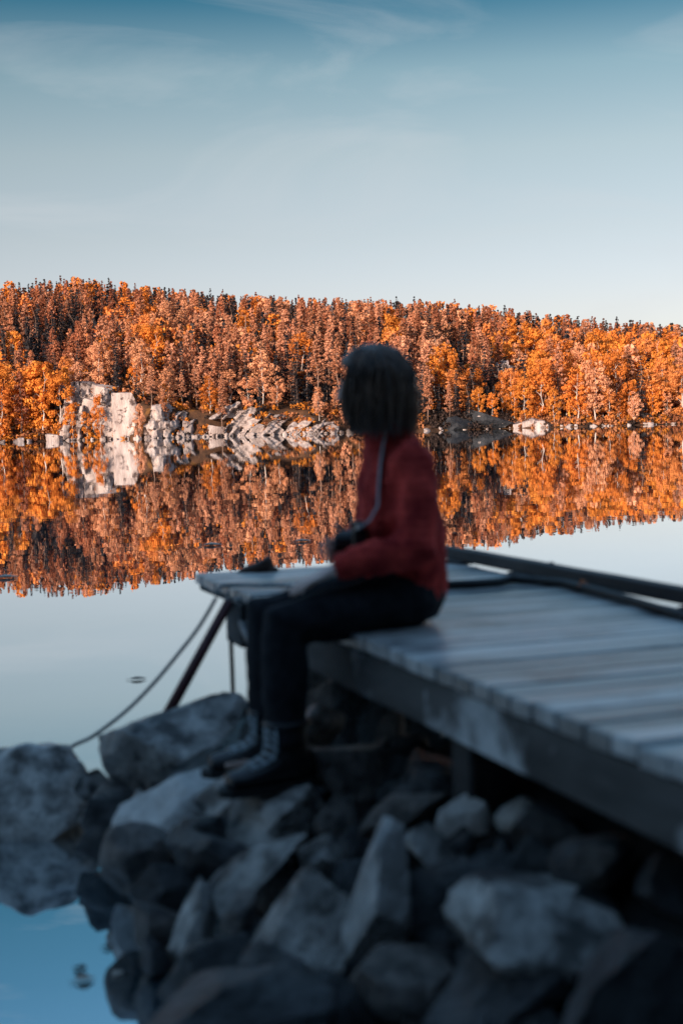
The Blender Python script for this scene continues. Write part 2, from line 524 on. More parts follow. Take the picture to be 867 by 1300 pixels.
# px centre, depth in metres, width and height in photo pixels, depth factor, tilt (clockwise +), seed, material, label
G_ROCK = 'rocks piled along the shore under the dock'
NEAR_ROCKS = [
    (262, 1060, 4.12, 66, 48, 1.0, -6, 171, M_ROCK_SHADED, 'small dark stone between the long pale slab and the blocky rock under the boots'),
    (318, 1188, 3.5, 54, 52, 1.0, 10, 173, M_ROCK_SHADED, 'small dark stone low between the small upright rock and the flat-faced rock'),

    (408, 1005, 4.35, 70, 56, 1.0, 6, 167, M_ROCK_SHADED, 'small dark stone beside the heel of the nearer boot'),

    (214, 1130, 3.95, 84, 66, 1.0, 8, 164, M_ROCK_SHADED, 'dark stone between the rounded brownish rock and the small upright rock'),

    (152, 1034, 4.75, 76, 60, 1.0, 12, 161, M_ROCK_SHADED, 'dark stone low in the gap between the water boulder and the narrow stone fin'),

    (395, 888, 5.45, 110, 100, 1.0, -5, 158, M_ROCK_SHADED, 'dark rock standing in the water beyond the trouser legs, under the deck'),

    (430, 905, 5.1, 120, 120, 1.0, 10, 151, M_ROCK_SHADED, 'dark rock far under the dock, right behind the trouser legs'),
    (515, 925, 5.0, 130, 130, 1.0, -12, 152, M_ROCK_SHADED, 'dark rock in the deep shade far under the dock beam'),
    (600, 955, 4.7, 120, 120, 1.0, 6, 153, M_ROCK_SHADED, 'dark rock in the deepest shade under the middle of the dock'),
    (690, 990, 4.3, 130, 130, 1.0, 14, 154, M_ROCK_SHADED, 'dark rock in the deepest shade under the near part of the dock'),
    (400, 960, 4.8, 90, 90, 1.0, -10, 155, M_ROCK_SHADED, 'dark rock just behind the boot heels'),
    (790, 1060, 3.7, 150, 130, 1.0, 0, 156, M_ROCK_SHADED, 'dark rock in the shade behind the pinkish-brown stone'),

    (28, 1012, 5.35, 235, 150, 1.0, 4, 3, M_ROCK, 'large rounded grey boulder standing in the water, leftmost of the shore pile'),
    (216, 955, 4.95, 190, 100, 0.9, -18, 16, M_ROCK, 'broad dark boulder with a pale sloping face beneath the leaning red pole'),
    (128, 1003, 5.0, 55, 52, 1.0, 10, 12, M_ROCK, 'small rock wedged between the big water boulder and the broad boulder'),
    (212, 1030, 4.45, 165, 72, 1.0, -30, 17, M_ROCK_PALE, 'long pale slab sloping down to the left below the broad boulder'),
    (172, 1045, 4.5, 40, 80, 1.0, 28, 19, M_ROCK, 'narrow upright stone fin on the left side of the long pale slab'),
    (180, 1090, 4.15, 98, 86, 0.9, 15, 22, M_ROCK_BROWN, 'rounded brownish rock at the water edge below the long pale slab'),
    (330, 1026, 4.17, 165, 92, 1.0, -6, 27, M_ROCK, 'blocky grey rock that the black boots rest on'),
    (268, 1092, 4.0, 120, 70, 1.0, 4, 31, M_ROCK_SHADED, 'dark flat-topped rock below the long pale slab'),
    (325, 1112, 3.7, 160, 62, 1.0, -34, 35, M_ROCK, 'grey slanting slab in front of the blocky rock under the boots'),
    (248, 1168, 3.65, 55, 88, 1.0, 14, 38, M_ROCK, 'small upright rock with a pale face beside the water inlet'),
    (306, 1160, 3.5, 62, 42, 1.0, -40, 41, M_ROCK_BROWN, 'small brownish stone wedged under the grey slanting slab'),
    (385, 1192, 3.3, 125, 175, 0.7, 14, 44, M_ROCK, 'tall flat-faced grey rock left of the pale pointed rock'),
    (412, 1090, 3.75, 62, 52, 1.0, 3, 47, M_ROCK, 'small square-topped stone above the tall flat-faced rock'),
    (482, 1125, 3.25, 84, 185, 0.9, 12, 53, M_ROCK_PALE, 'pale pointed rock standing upright, brightest of the pile'),
    (555, 1150, 3.3, 110, 150, 1.0, 28, 58, M_ROCK_SHADED, 'dark rock leaning against the pale pointed rock'),
    (512, 1272, 2.9, 135, 125, 1.0, 20, 61, M_ROCK_BROWN, 'rough grey rock directly below the pale pointed rock'),
    (680, 1165, 2.85, 225, 112, 1.0, -13, 68, M_ROCK, 'wide boulder with a smooth grey top under the dock beam'),
    (815, 1265, 2.35, 190, 190, 0.9, 10, 71, M_ROCK_SHADED, 'big dark boulder under the dock, nearest to the viewer'),
    (592, 1043, 3.6, 66, 68, 1.0, 18, 76, M_ROCK_PALE, 'pale blocky stone below the dock beam, right of the pointed rock'),
    (548, 1075, 3.45, 80, 46, 1.0, 32, 79, M_ROCK, 'grey sloping stone between the pale pointed rock and the pale blocky stone'),
    (510, 1035, 3.75, 112, 62, 1.0, -6, 83, M_ROCK_BROWN, 'low rounded rock just behind the tip of the pale pointed rock'),
    (430, 1038, 4.0, 58, 55, 1.0, 4, 86, M_ROCK_BROWN, 'squarish brown-grey stone right of the blocky rock under the boots'),
    (450, 978, 4.25, 118, 78, 1.0, -8, 89, M_ROCK_BROWN, 'brown-grey boulder in the shade behind the boots'),
    (404, 928, 4.6, 75, 62, 1.0, -28, 92, M_ROCK, 'wedge-shaped rock with a pale edge directly under the dock beam'),
    (496, 940, 4.4, 52, 70, 1.0, -20, 95, M_ROCK_SHADED, 'dark stone touching the underside of the dock beam'),
    (305, 1296, 2.95, 230, 118, 0.9, -4, 99, M_ROCK_SHADED, 'dark rounded boulder at the water edge, lowest of the pile'),
    (200, 1182, 3.8, 76, 54, 1.0, 26, 103, M_ROCK_BROWN, 'small dark rock with a paler top beside the lake inlet'),
    (198, 1218, 3.72, 50, 50, 1.0, 30, 106, M_ROCK_SHADED, 'small dark stone dipping into the lake inlet'),
    (262, 1232, 3.35, 105, 100, 1.0, 10, 109, M_ROCK_SHADED, 'dark rock between the small upright rock and the lowest boulder'),
    (752, 1090, 2.9, 62, 40, 1.0, -24, 112, M_ROCK_BROWN, 'small pinkish-brown stone under the middle of the dock beam'),
    (655, 1040, 3.5, 40, 62, 1.0, 30, 115, M_ROCK, 'thin pale-edged stone tucked up under the dock beam'),
    (855, 1135, 2.75, 90, 95, 1.0, 5, 118, M_ROCK_SHADED, 'dark stone in the deep shade above the nearest boulder'),
    (640, 1275, 2.75, 200, 130, 1.0, -6, 121, M_ROCK_SHADED, 'dark boulder in shade below the wide smooth-topped boulder'),
    (560, 985, 4.0, 100, 62, 1.0, 8, 124, M_ROCK_SHADED, 'dark rock in the shade beneath the dock beam, behind the pale blocky stone'),
    (700, 1062, 3.3, 95, 70, 1.0, 14, 127, M_ROCK_SHADED, 'dark rock in the shade between the thin stone and the pinkish stone'),
    (355, 985, 4.6, 90, 90, 1.0, 0, 130, M_ROCK_SHADED, 'dark rock behind the trouser legs and the grey post'),
    (440, 1290, 3.0, 90, 110, 1.0, 0, 133, M_ROCK_SHADED, 'dark stone filling the gap below the tall flat-faced rock'),
    (128, 1066, 4.7, 56, 48, 1.0, 0, 136, M_ROCK_SHADED, 'dark stone in the shade beside the big water boulder'),
    (620, 1120, 3.2, 80, 60, 1.0, 20, 139, M_ROCK_SHADED, 'dark stone wedged under the left end of the smooth-topped boulder'),
    (345, 1245, 3.2, 90, 80, 1.0, 12, 142, M_ROCK_SHADED, 'dark stone above the lowest boulder, left of the flat-faced rock'),
]
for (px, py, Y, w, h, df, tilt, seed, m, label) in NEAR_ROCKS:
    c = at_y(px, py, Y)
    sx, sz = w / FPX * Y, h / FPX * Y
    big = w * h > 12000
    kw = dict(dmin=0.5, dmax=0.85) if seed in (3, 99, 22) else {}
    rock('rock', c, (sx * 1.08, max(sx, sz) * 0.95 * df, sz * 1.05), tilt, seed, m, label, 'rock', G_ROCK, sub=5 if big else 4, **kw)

def pebbles():
    base = []
    for k in range(6):
        bm = rock_mesh(700 + k, 2, cuts=8, rough=0.05)
        base.append((np.array([v.co[:] for v in bm.verts]), np.array([[v.index for v in f.verts] for f in bm.faces])))
        bm.free()
    rng = np.random.default_rng(13)
    V, F, n = [], [], 0
    for k in range(900):
        y = rng.uniform(1.6, 5.2)
        x = rng.uniform(-0.75, 1.6)
        z = near_z(float(x), float(y))
        if z < 0.035 or z > 0.42: continue
        b, f = base[rng.integers(6)]
        sz = rng.uniform(0.05, 0.17)
        e = Euler(tuple(rng.uniform(-1, 1, 3))).to_matrix()
        P = (b * sz * np.array([1.2, 1.0, 0.8])) @ np.array(e).T + np.array([x, y, z + sz * rng.uniform(0, 0.5) + rng.uniform(0, 0.05)])
        V.append(P)
        F.append(f + n)
        n += len(P)
    o = link('pebbles', np_mesh('pebbles', np.concatenate(V), np.concatenate(F)), M_ROCK_SHADED)
    tag(o, 'small stones packed into the gaps between the shore rocks', kind='stuff')
pebbles()

# ------------------------------------------------------------------ far shore rock
far_rocks = []
def far_rock(px0, px1, ytop, ybase, seed, m, name, label_fn, dy=0.0, **kw):
    """A rock on the far shore covering these photo columns, from its top down to the waterline."""
    shape = dict(rough=0.03, cuts=8, dmin=0.5, dmax=0.6, blocky=0.93) if name == 'cliff_slab' else dict(rough=0.11, cuts=14, dmin=0.35, dmax=0.75) if name == 'dark_crag' else dict(rough=0.05, cuts=16, dmin=0.28, dmax=0.62, blocky=0.7)
    cx = (px0 + px1) / 2
    X0 = (cx - 433.5) / FPX * 291
    Y = shore_y(X0) + 1.5 + dy
    c = at_y(cx, (ytop + ybase) / 2, Y)
    w, h = (px1 - px0) / FPX * Y, (ybase - ytop) / FPX * Y
    far_rocks.append((cx, ytop, name, label_fn, rock(name, c, (w * 1.2, max(w * 0.9, 2.5), h * 1.15), kw.pop('tilt', 0), seed, m, 'x', 'rock', None, sub=kw.pop('sub', 4), yaw=kw.pop('yaw', None), **shape)))

CL = 'pale cliff'
def cliff_face():
    nu, nv = 330, 34
    V = []
    for j in range(nv + 1):
        v = j / nv
        for i in range(nu + 1):
            x = -61.5 + 65.5 * i / nu
            px = 433.5 + FPX * x / 291
            top = float(np.interp(px, [70, 82, 100, 130, 176, 184, 205, 235, 262, 290, 312, 340, 380, 430, 460], [0.2, 9.0, 10.6, 10.2, 8.8, 5.4, 7.2, 5.6, 3.2, 6.4, 6.8, 4.6, 3.8, 3.2, 0.1]))
            top *= 1 + 0.16 * mnoise.noise(Vector((x * 0.5, 3.0, 1.0)))
            sl = 1.1 if px > 240 else 0.15
            z = -0.4 + (top + 0.4) * v
            wx = x - z * sl + 0.8 * mnoise.noise(Vector((x * 0.6, z * 0.6, 7.0)))
            wz = z + 0.6 * mnoise.noise(Vector((x * 0.6, z * 0.6, 17.0)))
            c1 = mnoise.cell(Vector((wx * 0.36, wz * 0.28, 4.0)))
            c2 = mnoise.cell(Vector((wx * 0.85 + 3, wz * 0.55, 9.0)))
            dep = 2.4 * c1 + 1.3 * c2 + 0.3 * mnoise.noise(Vector((x * 2.3, z * 2.3, 2.0)))
            if 140 < px < 176: dep *= 0.25
            y = shore_y(x) + 0.6 - dep + (3.2 if px < 240 else 5.0) * v ** 1.4
            V.append((x, y, z))
    n = nu + 1
    F = [(j * n + i, j * n + i + 1, (j + 1) * n + i + 1, (j + 1) * n + i) for j in range(nv) for i in range(nu)]
    o = link('cliff', np_mesh('cliff', V, F), M_CLIFF)
    tag(o, 'pale fractured rock cliff running along the far shore', kind='structure')
cliff_face()
# the pale cliff: stacked blocks left, the smooth slab, a broken flank to the right
far_rock(146, 172, 502, 556, 201, M_CLIFF, 'cliff_slab', 'tall smooth pale slab with a brown streak, the highest face of the cliff', dy=0.5, yaw=4, sub=4)
far_rock(128, 150, 512, 556, 203, M_CLIFF, 'cliff_block', 'pale pillar of rock joined to the left side of the smooth cliff slab', dy=0.2, yaw=10)
for k, (a, b, t, bs) in enumerate([(80, 106, 488, 518), (100, 124, 486, 512), (118, 146, 490, 516), (88, 112, 508, 530), (106, 132, 506, 534), (98, 122, 526, 556), (116, 134, 530, 556)]):
    far_rock(a, b, t, bs, 210 + k, M_CLIFF, 'cliff_block', None, dy=3.2 - 1.2 * (bs > 525) - 1.0 * (bs > 540), tilt=(-8, 6, 12, -5, 9, 0, 5)[k])
rr = random.Random(77)
for k, (a, b, t, bs, tl) in enumerate([
        (182, 196, 536, 557, 4), (206, 218, 540, 557, -8), (232, 246, 535, 557, 0), (264, 282, 540, 557, 18), (290, 306, 536, 556, 30), (318, 334, 538, 556, 28), (344, 358, 540, 555, 34), (366, 380, 538, 555, 36), (388, 402, 539, 555, 30), (414, 430, 538, 553, 28)]):
    far_rock(a, b, t, bs, 230 + k, M_CLIFF, 'shore_boulder', None, dy=(0.8 if bs < 550 else -0.3), tilt=tl)
for k, (a, b, t, bs) in enumerate([(0, 7, 559, 563), (18, 30, 556, 564), (35, 40, 558, 562), (60, 76, 551, 561), (72, 82, 556, 561)]):
    far_rock(a, b, t, bs, 260 + k, M_CLIFF, 'shore_boulder', None, dy=-2.0)
far_rock(560, 600, 531, 548, 270, M_CLIFF_DARK, 'dark_crag', 'low dark crag at the waterline just right of the red sweater', dy=0.0)
far_rock(598, 646, 522, 547, 271, M_CLIFF_DARK, 'dark_crag', 'larger dark crag at the waterline left of the pale right-hand boulders', dy=0.5, sub=4)
for k, (a, b, t, bs) in enumerate([(652, 668, 535, 548), (664, 682, 531, 546), (678, 692, 534, 546), (688, 702, 538, 545)]):
    far_rock(a, b, t, bs, 280 + k, M_CLIFF, 'shore_boulder', None, dy=-0.8)
for k, (a, b, t, bs) in enumerate([(630, 645, 458, 478), (640, 656, 464, 486), (634, 650, 474, 490)]):
    far_rock(a, b, t, bs, 290 + k, M_CLIFF, 'outcrop_rock', ['top rock of the pale outcrop among trees above the dark crag', 'right rock of the pale outcrop among trees above the dark crag', 'bottom rock of the pale outcrop among trees above the dark crag'][k], dy=42 - 4 * k)
for k, (a, b, t, bs) in enumerate([(538, 546, 544, 549), (716, 723, 540, 544), (748, 756, 538, 543), (796, 801, 538, 542), (822, 829, 537, 541), (851, 856, 537, 540)]):
    far_rock(a, b, t, bs, 300 + k, M_CLIFF, 'shore_boulder', None, dy=-1.5)

ORD = ['first', 'second', 'third', 'fourth', 'fifth', 'sixth', 'seventh', 'eighth', 'ninth', 'tenth', 'eleventh', 'twelfth', 'thirteenth', 'fourteenth', 'fifteenth', 'sixteenth', 'seventeenth', 'eighteenth', 'nineteenth', 'twentieth', 'twenty-first', 'twenty-second', 'twenty-third', 'twenty-fourth']
def place_word(i, n):
    if n == 1: return None
    if i == 0: return 'leftmost'
    if i == n - 1: return 'rightmost'
    return ORD[i] + ' from left'

zones = {}
for (cx, yt, name, lab, o) in far_rocks:
    o['category'] = 'boulder' if name == 'shore_boulder' else 'rock'
    if lab:
        o['label'] = lab
    else:
        if name == 'cliff_block':
            z = 'jagged pale block of the broken cliff left of the smooth slab'
            if yt < 500: z = 'pale block on the top edge of the cliff left of the slab'
            elif yt < 520: z = 'pale block halfway up the cliff left of the slab'
            else: z = 'pale block at the cliff foot left of the slab'
        elif cx < 90: z = 'small pale boulder at the waterline left of the cliff'
        elif cx < 262: z = 'pale pinkish boulder on the bank right of the cliff slab'
        elif cx < 450: z = 'slanting pale rock on the bank left of the person'
        elif cx < 650: z = 'small pale boulder at the waterline right of the person'
        elif cx < 705: z = 'pale boulder in the cluster beside the dark crag'
        else: z = 'tiny pale boulder at the foot of the right-hand birches'
        zones.setdefault(z, []).append((cx, o))
    o['group'] = {'cliff_block': 'blocks of the pale cliff', 'shore_boulder': 'pale boulders along the far shore', 'outcrop_rock': 'rocks of the pale outcrop', 'dark_crag': 'dark crags at the far waterline'}.get(name, 'blocks of the pale cliff')
for z, lst in zones.items():
    lst.sort(key=lambda t: t[0])
    for i, (cx, o) in enumerate(lst):
        w = place_word(i, len(lst))
        o['label'] = z if w is None else z + ', ' + w

# broken rubble on the bank between the blocks
def rubble():
    base = []
    for k in range(6):
        bm = rock_mesh(900 + k, 2, cuts=9, rough=0.05)
        base.append((np.array([v.co[:] for v in bm.verts]), np.array([[v.index for v in f.verts] for f in bm.faces])))
        bm.free()
    rng = np.random.default_rng(31)
    V, F, n = [], [], 0
    for k in range(210):
        px = rng.uniform(82, 452) if k < 170 else rng.uniform(540, 867)
        d = rng.uniform(-1.2, 1.0) if k < 170 else rng.uniform(-0.6, 0.8)
        x = (px - 433.5) / FPX * (291 + d)
        y = shore_y(x) + d
        b, f = base[rng.integers(6)]
        sz = rng.uniform(0.4, 1.7) * np.array([rng.uniform(0.7, 1.3), 1.0, rng.uniform(0.5, 1.3)]) * (0.8 if k < 170 else 0.6)
        e = Euler((rng.uniform(-0.5, 0.5), rng.uniform(-0.2, 0.8), rng.uniform(0, 6.28))).to_matrix()
        P = (b * sz) @ np.array(e).T + np.array([x, y, (0.15 if k < 170 else hill_z(float(x), float(y)) + 0.1)])
        V.append(P)
        F.append(f + n)
        n += len(P)
    o = link('rubble', np_mesh('rubble', np.concatenate(V), np.concatenate(F)), M_CLIFF)
    tag(o, 'broken pale rubble scattered over the far bank', kind='stuff')
rubble()

# ------------------------------------------------------------------ trees
def leaf_faces(P, N, size, rng, aspect=0.8):
    """One small quad per point P facing roughly along N."""
    n = len(P)
    N = N + rng.normal(0, 0.32, (n, 3))
    N /= np.linalg.norm(N, axis=1)[:, None] + 1e-9
    T = rng.normal(0, 1, (n, 3))
    T -= (T * N).sum(1)[:, None] * N
    T /= np.linalg.norm(T, axis=1)[:, None] + 1e-9
    B = np.cross(N, T)
    s = size[:, None]
    T, B = T * s * 0.5, B * s * 0.5 * aspect
    j = lambda: 1 + rng.uniform(-0.35, 0.35, (n, 1))
    V = np.stack([P - T * j() - B * 0.3, P + B * j() - T * 0.2, P + T * j() + B * 0.3, P - B * j() + T * 0.2], 1).reshape(-1, 3)
    return V

def clumps_to_leaves(C, Rr, per, size, rng):
    """C (k,3) clump centres, Rr (k,3) clump radii."""
    k = len(C)
    d = rng.normal(0, 1, (k, per, 3))
    d /= np.linalg.norm(d, axis=2)[:, :, None]
    rad = rng.uniform(0.55, 1.1, (k, per, 1))
    P = C[:, None, :] + d * Rr[:, None, :] * rad
    N = d / Rr[:, None, :]
    P, N = P.reshape(-1, 3), N.reshape(-1, 3)
    N /= np.linalg.norm(N, axis=1)[:, None]
    return leaf_faces(P, N, rng.uniform(0.65, 1.35, len(P)) * size, rng)

def crown_birch(seed, per, size):
    rng = np.random.default_rng(seed)
    k = 44
    t = rng.uniform(0.0, 1.0, k)
    zz = 0.11 + 0.87 * t
    lean = rng.normal(0, 0.12, 2)
    env = 0.19 * np.sin(np.pi * np.clip(0.08 + 0.86 * t, 0, 1)) ** 0.75 + 0.02
    a = rng.uniform(0, 2 * np.pi, k)
    r = env * np.sqrt(rng.uniform(0.1, 1, k)) * rng.uniform(0.7, 1.25, k)
    C = np.stack([np.cos(a) * r + lean[0] * 0.2 * t, np.sin(a) * r + lean[1] * 0.2 * t, zz], 1)
    s = rng.uniform(0.045, 0.085, k)
    return clumps_to_leaves(C, np.stack([s, s, s * rng.uniform(0.7, 1.1, k)], 1), per, size, rng)

def crown_pine(seed, per, size):
    """Scots pine: a tall narrow cone of tufts over a bare lower trunk."""
    rng = np.random.default_rng(seed)
    k = 84
    t = rng.uniform(0, 1, k) ** 0.85
    base = rng.uniform(0.20, 0.40)
    zz = base + (0.99 - base) * t
    env = 0.118 * (1 - t) ** 0.75 * (0.5 + 0.5 * np.minimum(t / 0.22, 1)) + 0.008
    a = rng.uniform(0, 2 * np.pi, k)
    r = env * np.sqrt(rng.uniform(0.2, 1, k)) * rng.uniform(0.75, 1.35, k)
    C = np.stack([np.cos(a) * r, np.sin(a) * r, zz], 1)
    s = rng.uniform(0.02, 0.040, k) * (1.15 - 0.6 * t)
    return clumps_to_leaves(C, np.stack([s * 1.25, s * 1.25, s * 0.7], 1), per, size, rng)

def crown_spruce(seed, per, size):
    rng = np.random.default_rng(seed)
    P, N = [], []
    lv = 20
    for i in range(lv):
        t = (i + rng.uniform(-0.3, 0.3)) / lv
        t = min(max(t, 0), 0.99)
        z0 = 0.12 + 0.87 * t
        rad = 0.14 * (1 - t) ** 0.95 * rng.uniform(0.75, 1.2) + 0.006
        nb = max(4, int(9 * (1 - t)) + 2)
        for b in range(nb):
            a = rng.uniform(0, 2 * np.pi)
            rb = rad * rng.uniform(0.65, 1.2)
            m = max(2, int(per * 0.3 * (0.4 + rb / 0.135)))
            f = np.sqrt(rng.uniform(0.08, 1, m))
            x = np.cos(a) * rb * f + rng.normal(0, 0.012, m)
            y = np.sin(a) * rb * f + rng.normal(0, 0.012, m)
            z = z0 - 0.30 * rb * f + rng.normal(0, 0.006, m)
            P.append(np.stack([x, y, z], 1))
            N.append(np.stack([np.full(m, np.cos(a) * 0.8), np.full(m, np.sin(a) * 0.8), np.full(m, 0.6)], 1))
    P, N = np.concatenate(P), np.concatenate(N)
    return leaf_faces(P, N, rng.uniform(0.7, 1.3, len(P)) * size, rng)

def trunk_mesh(kind, seed):
    rnd = random.Random(seed)
    bm = bmesh.new()
    top = {'birch': 0.9, 'pine': 0.97, 'spruce': 0.985}[kind]
    r0 = {'birch': 0.011, 'pine': 0.013, 'spruce': 0.012}[kind]
    n = 6
    pts = [Vector((rnd.gauss(0, 0.006) * i, rnd.gauss(0, 0.006) * i, -0.03 + (top + 0.03) * i / n)) for i in range(n + 1)]
    tube(bm, pts, [r0 * (1.15 - 1.0 * i / n) for i in range(n + 1)], 6)
    for _ in range({'birch': 9, 'pine': 10, 'spruce': 6}[kind]):
        t = rnd.uniform(0.25, 0.85)
        p = Vector(pts[int(t * n)]).lerp(pts[min(int(t * n) + 1, n)], (t * n) % 1)
        a = rnd.uniform(0, 6.283)
        L = {'birch': 0.17, 'pine': 0.13, 'spruce': 0.09}[kind] * (1.1 - t)
        up = {'birch': 0.9, 'pine': 0.35, 'spruce': -0.2}[kind]
        q = p + Vector((math.cos(a) * L, math.sin(a) * L, up * L))
        tube(bm, [p, p.lerp(q, 0.5) + Vector((0, 0, 0.008)), q], [r0 * 0.4, r0 * 0.28, r0 * 0.1], 4)
    return bm

CROWN_FN = {'birch': crown_birch, 'pine': crown_pine, 'spruce': crown_spruce}
NVAR = 5
crown_me, trunk_me, crown_lo, trunk_lo = {}, {}, {}, {}
for kind in ('birch', 'pine', 'spruce'):
    for v in range(NVAR):
        hi_per, hi_s = {'birch': (46, 0.031), 'pine': (22, 0.024), 'spruce': (30, 0.024)}[kind]
        V = CROWN_FN[kind](100 + v * 13 + len(kind), hi_per, hi_s)
        me = np_mesh('crown', V, np.arange(len(V)).reshape(-1, 4))
        me.materials.append(M_CROWN)
        crown_me[kind, v] = me
        bm = trunk_mesh(kind, v * 7 + len(kind))
        me = bpy.data.meshes.new('trunk')
        bm.to_mesh(me)
        bm.free()
        me.materials.append(M_BARK_PALE if kind == 'birch' else M_BARK)
        trunk_me[kind, v] = me
        lo_per, lo_s = {'birch': (9, 0.064), 'pine': (4, 0.050), 'spruce': (6, 0.050)}[kind]
        crown_lo[kind, v] = CROWN_FN[kind](500 + v * 13 + len(kind), lo_per, lo_s)

PAL = {
    'orange birch': [(0.66, 0.212, 0.042), (0.72, 0.25, 0.05), (0.60, 0.18, 0.04), (0.68, 0.24, 0.075)],
    'apricot birch': [(0.64, 0.29, 0.155), (0.60, 0.26, 0.135), (0.68, 0.32, 0.185)],
    'salmon pine': [(0.52, 0.225, 0.13), (0.57, 0.26, 0.155), (0.46, 0.19, 0.105)],
    'russet pine': [(0.36, 0.13, 0.070), (0.30, 0.105, 0.06), (0.42, 0.15, 0.08)],
    'brown spruce': [(0.16, 0.06, 0.04), (0.19, 0.07, 0.045), (0.13, 0.052, 0.04)],
    'dark spruce': [(0.028, 0.028, 0.034), (0.042, 0.036, 0.038)],
}
trees = []   # dict per tree
rnd = random.Random(4242)
def species(x, y, d, px):
    """What grows here: birch belts on the shore at both ends, pines on the slope, spruces in pockets and on the ridge."""
    nz = mnoise.noise(Vector((x * 0.035, y * 0.03, 9.0)))
    nz2 = mnoise.noise(Vector((x * 0.08, y * 0.07, 19.0)))
    r = rnd.random()
    if d < 16:
        if px < 85: return 'orange birch' if r < 0.75 else ('dark spruce' if r < 0.85 else 'russet pine')
        if px < 300: return 'apricot birch' if r < 0.35 else ('salmon pine' if r < 0.75 else 'orange birch' if r < 0.9 else 'dark spruce')
        if px < 550: return 'salmon pine' if r < 0.5 else ('apricot birch' if r < 0.7 else 'dark spruce')
        if px < 650: return 'dark spruce' if r < 0.66 else ('orange birch' if r < 0.92 else 'salmon pine')
        return 'orange birch' if r < 0.62 else ('apricot birch' if r < 0.85 else 'salmon pine' if r < 0.93 else 'dark spruce')
    if 548 < px < 655 and d < 34 and r < 0.62: return 'dark spruce'
    if px > 640 and d < 70:
        return 'orange birch' if r < 0.5 else ('apricot birch' if r < 0.72 else 'salmon pine' if r < 0.88 else 'dark spruce')
    if nz > 0.25 and d < 95 and r < 0.55: return 'orange birch' if r < 0.4 else 'apricot birch'
    if d > 118:
        return 'brown spruce' if r < 0.45 else ('dark spruce' if r < 0.62 else 'russet pine' if r < 0.85 else 'orange birch')
    if nz2 < -0.02 and r < 0.62: return 'dark spruce'
    if 230 < px < 620:
        return 'salmon pine' if r < 0.62 else ('russet pine' if r < 0.74 else 'apricot birch' if r < 0.86 else 'dark spruce' if r < 0.94 else 'orange birch')
    return 'russet pine' if r < 0.45 else ('salmon pine' if r < 0.72 else 'brown spruce' if r < 0.82 else 'orange birch' if r < 0.88 else 'dark spruce')

HEIGHT = {'orange birch': (6, 15.5), 'apricot birch': (6, 14), 'salmon pine': (8.5, 17), 'russet pine': (8.5, 17.5), 'brown spruce': (8, 15.5), 'dark spruce': (8, 16)}
def add_tree(x, y, sp, h, v=None):
    v = rnd.randrange(NVAR) if v is None else v
    c = rnd.choice(PAL[sp])
    f = rnd.uniform(0.85, 1.15)
    trees.append(dict(x=x, y=y, z=hill_z(x, y), sp=sp, kind=sp.split()[1], h=h, w=rnd.uniform(0.85, 1.2), rot=rnd.uniform(0, 6.283), v=v, col=(c[0] * f, c[1] * f, c[2] * f)))

cells = {}
def far_enough(x, y, r):
    i, j = int(x // 3), int(y // 3)
    for a in range(i - 2, i + 3):
        for b in range(j - 2, j + 3):
            for (u, w) in cells.get((a, b), ()):
                if (u - x) ** 2 + (w - y) ** 2 < r * r:
                    return False
    cells.setdefault((i, j), []).append((x, y))
    return True
tries = 0
while tries < 14000:
    tries += 1
    d = rnd.uniform(1.5, 172) if tries > 900 else rnd.uniform(1.0, 16)
    x = rnd.uniform(-0.31, 0.31) * (290 + d)
    y = shore_y(x) + d
    px = 433.5 + FPX * x / y
    if 78 < px < 176 and d < 7.5: continue
    if 176 <= px < 450 and d < 5.0 and rnd.random() < 0.75: continue
    if 622 < px < 662 and 26 < d < 43: continue
    if 640 < px < 700 and d < 3.5: continue
    if not far_enough(x, y, 2.7 if d < 60 else 3.0): continue
    sp = species(x, y, d, px)
    lo, hi_ = HEIGHT[sp]
    h = rnd.uniform(lo, hi_)
    if 550 < px < 650 and d < 12: h *= 0.75
    if 176 < px < 450 and d < 6: h *= 0.6
    if d > 125: h *= rnd.uniform(0.55, 0.85)
    ridge = np.interp(px, [0, 100, 200, 300, 434, 550, 650, 750, 867], [362, 352, 362, 372, 378, 380, 390, 402, 410])
    cap = at_y(px, ridge + rnd.uniform(-1, 8), y).z - hill_z(x, y)
    add_tree(x, y, sp, max(4.5, min(h, cap)))
tries = 0
while tries < 1700:
    tries += 1
    d = rnd.uniform(1.5, 165)
    f = rnd.uniform(0.31, 0.62) * rnd.choice((-1, 1))
    x = f * (290 + d)
    y = shore_y(x) + d
    if not far_enough(x, y, 4.6): continue
    sp = species(x, y, d, 40 if f < 0 else 800)
    add_tree(x, y, sp, rnd.uniform(*HEIGHT[sp]) * 1.1)
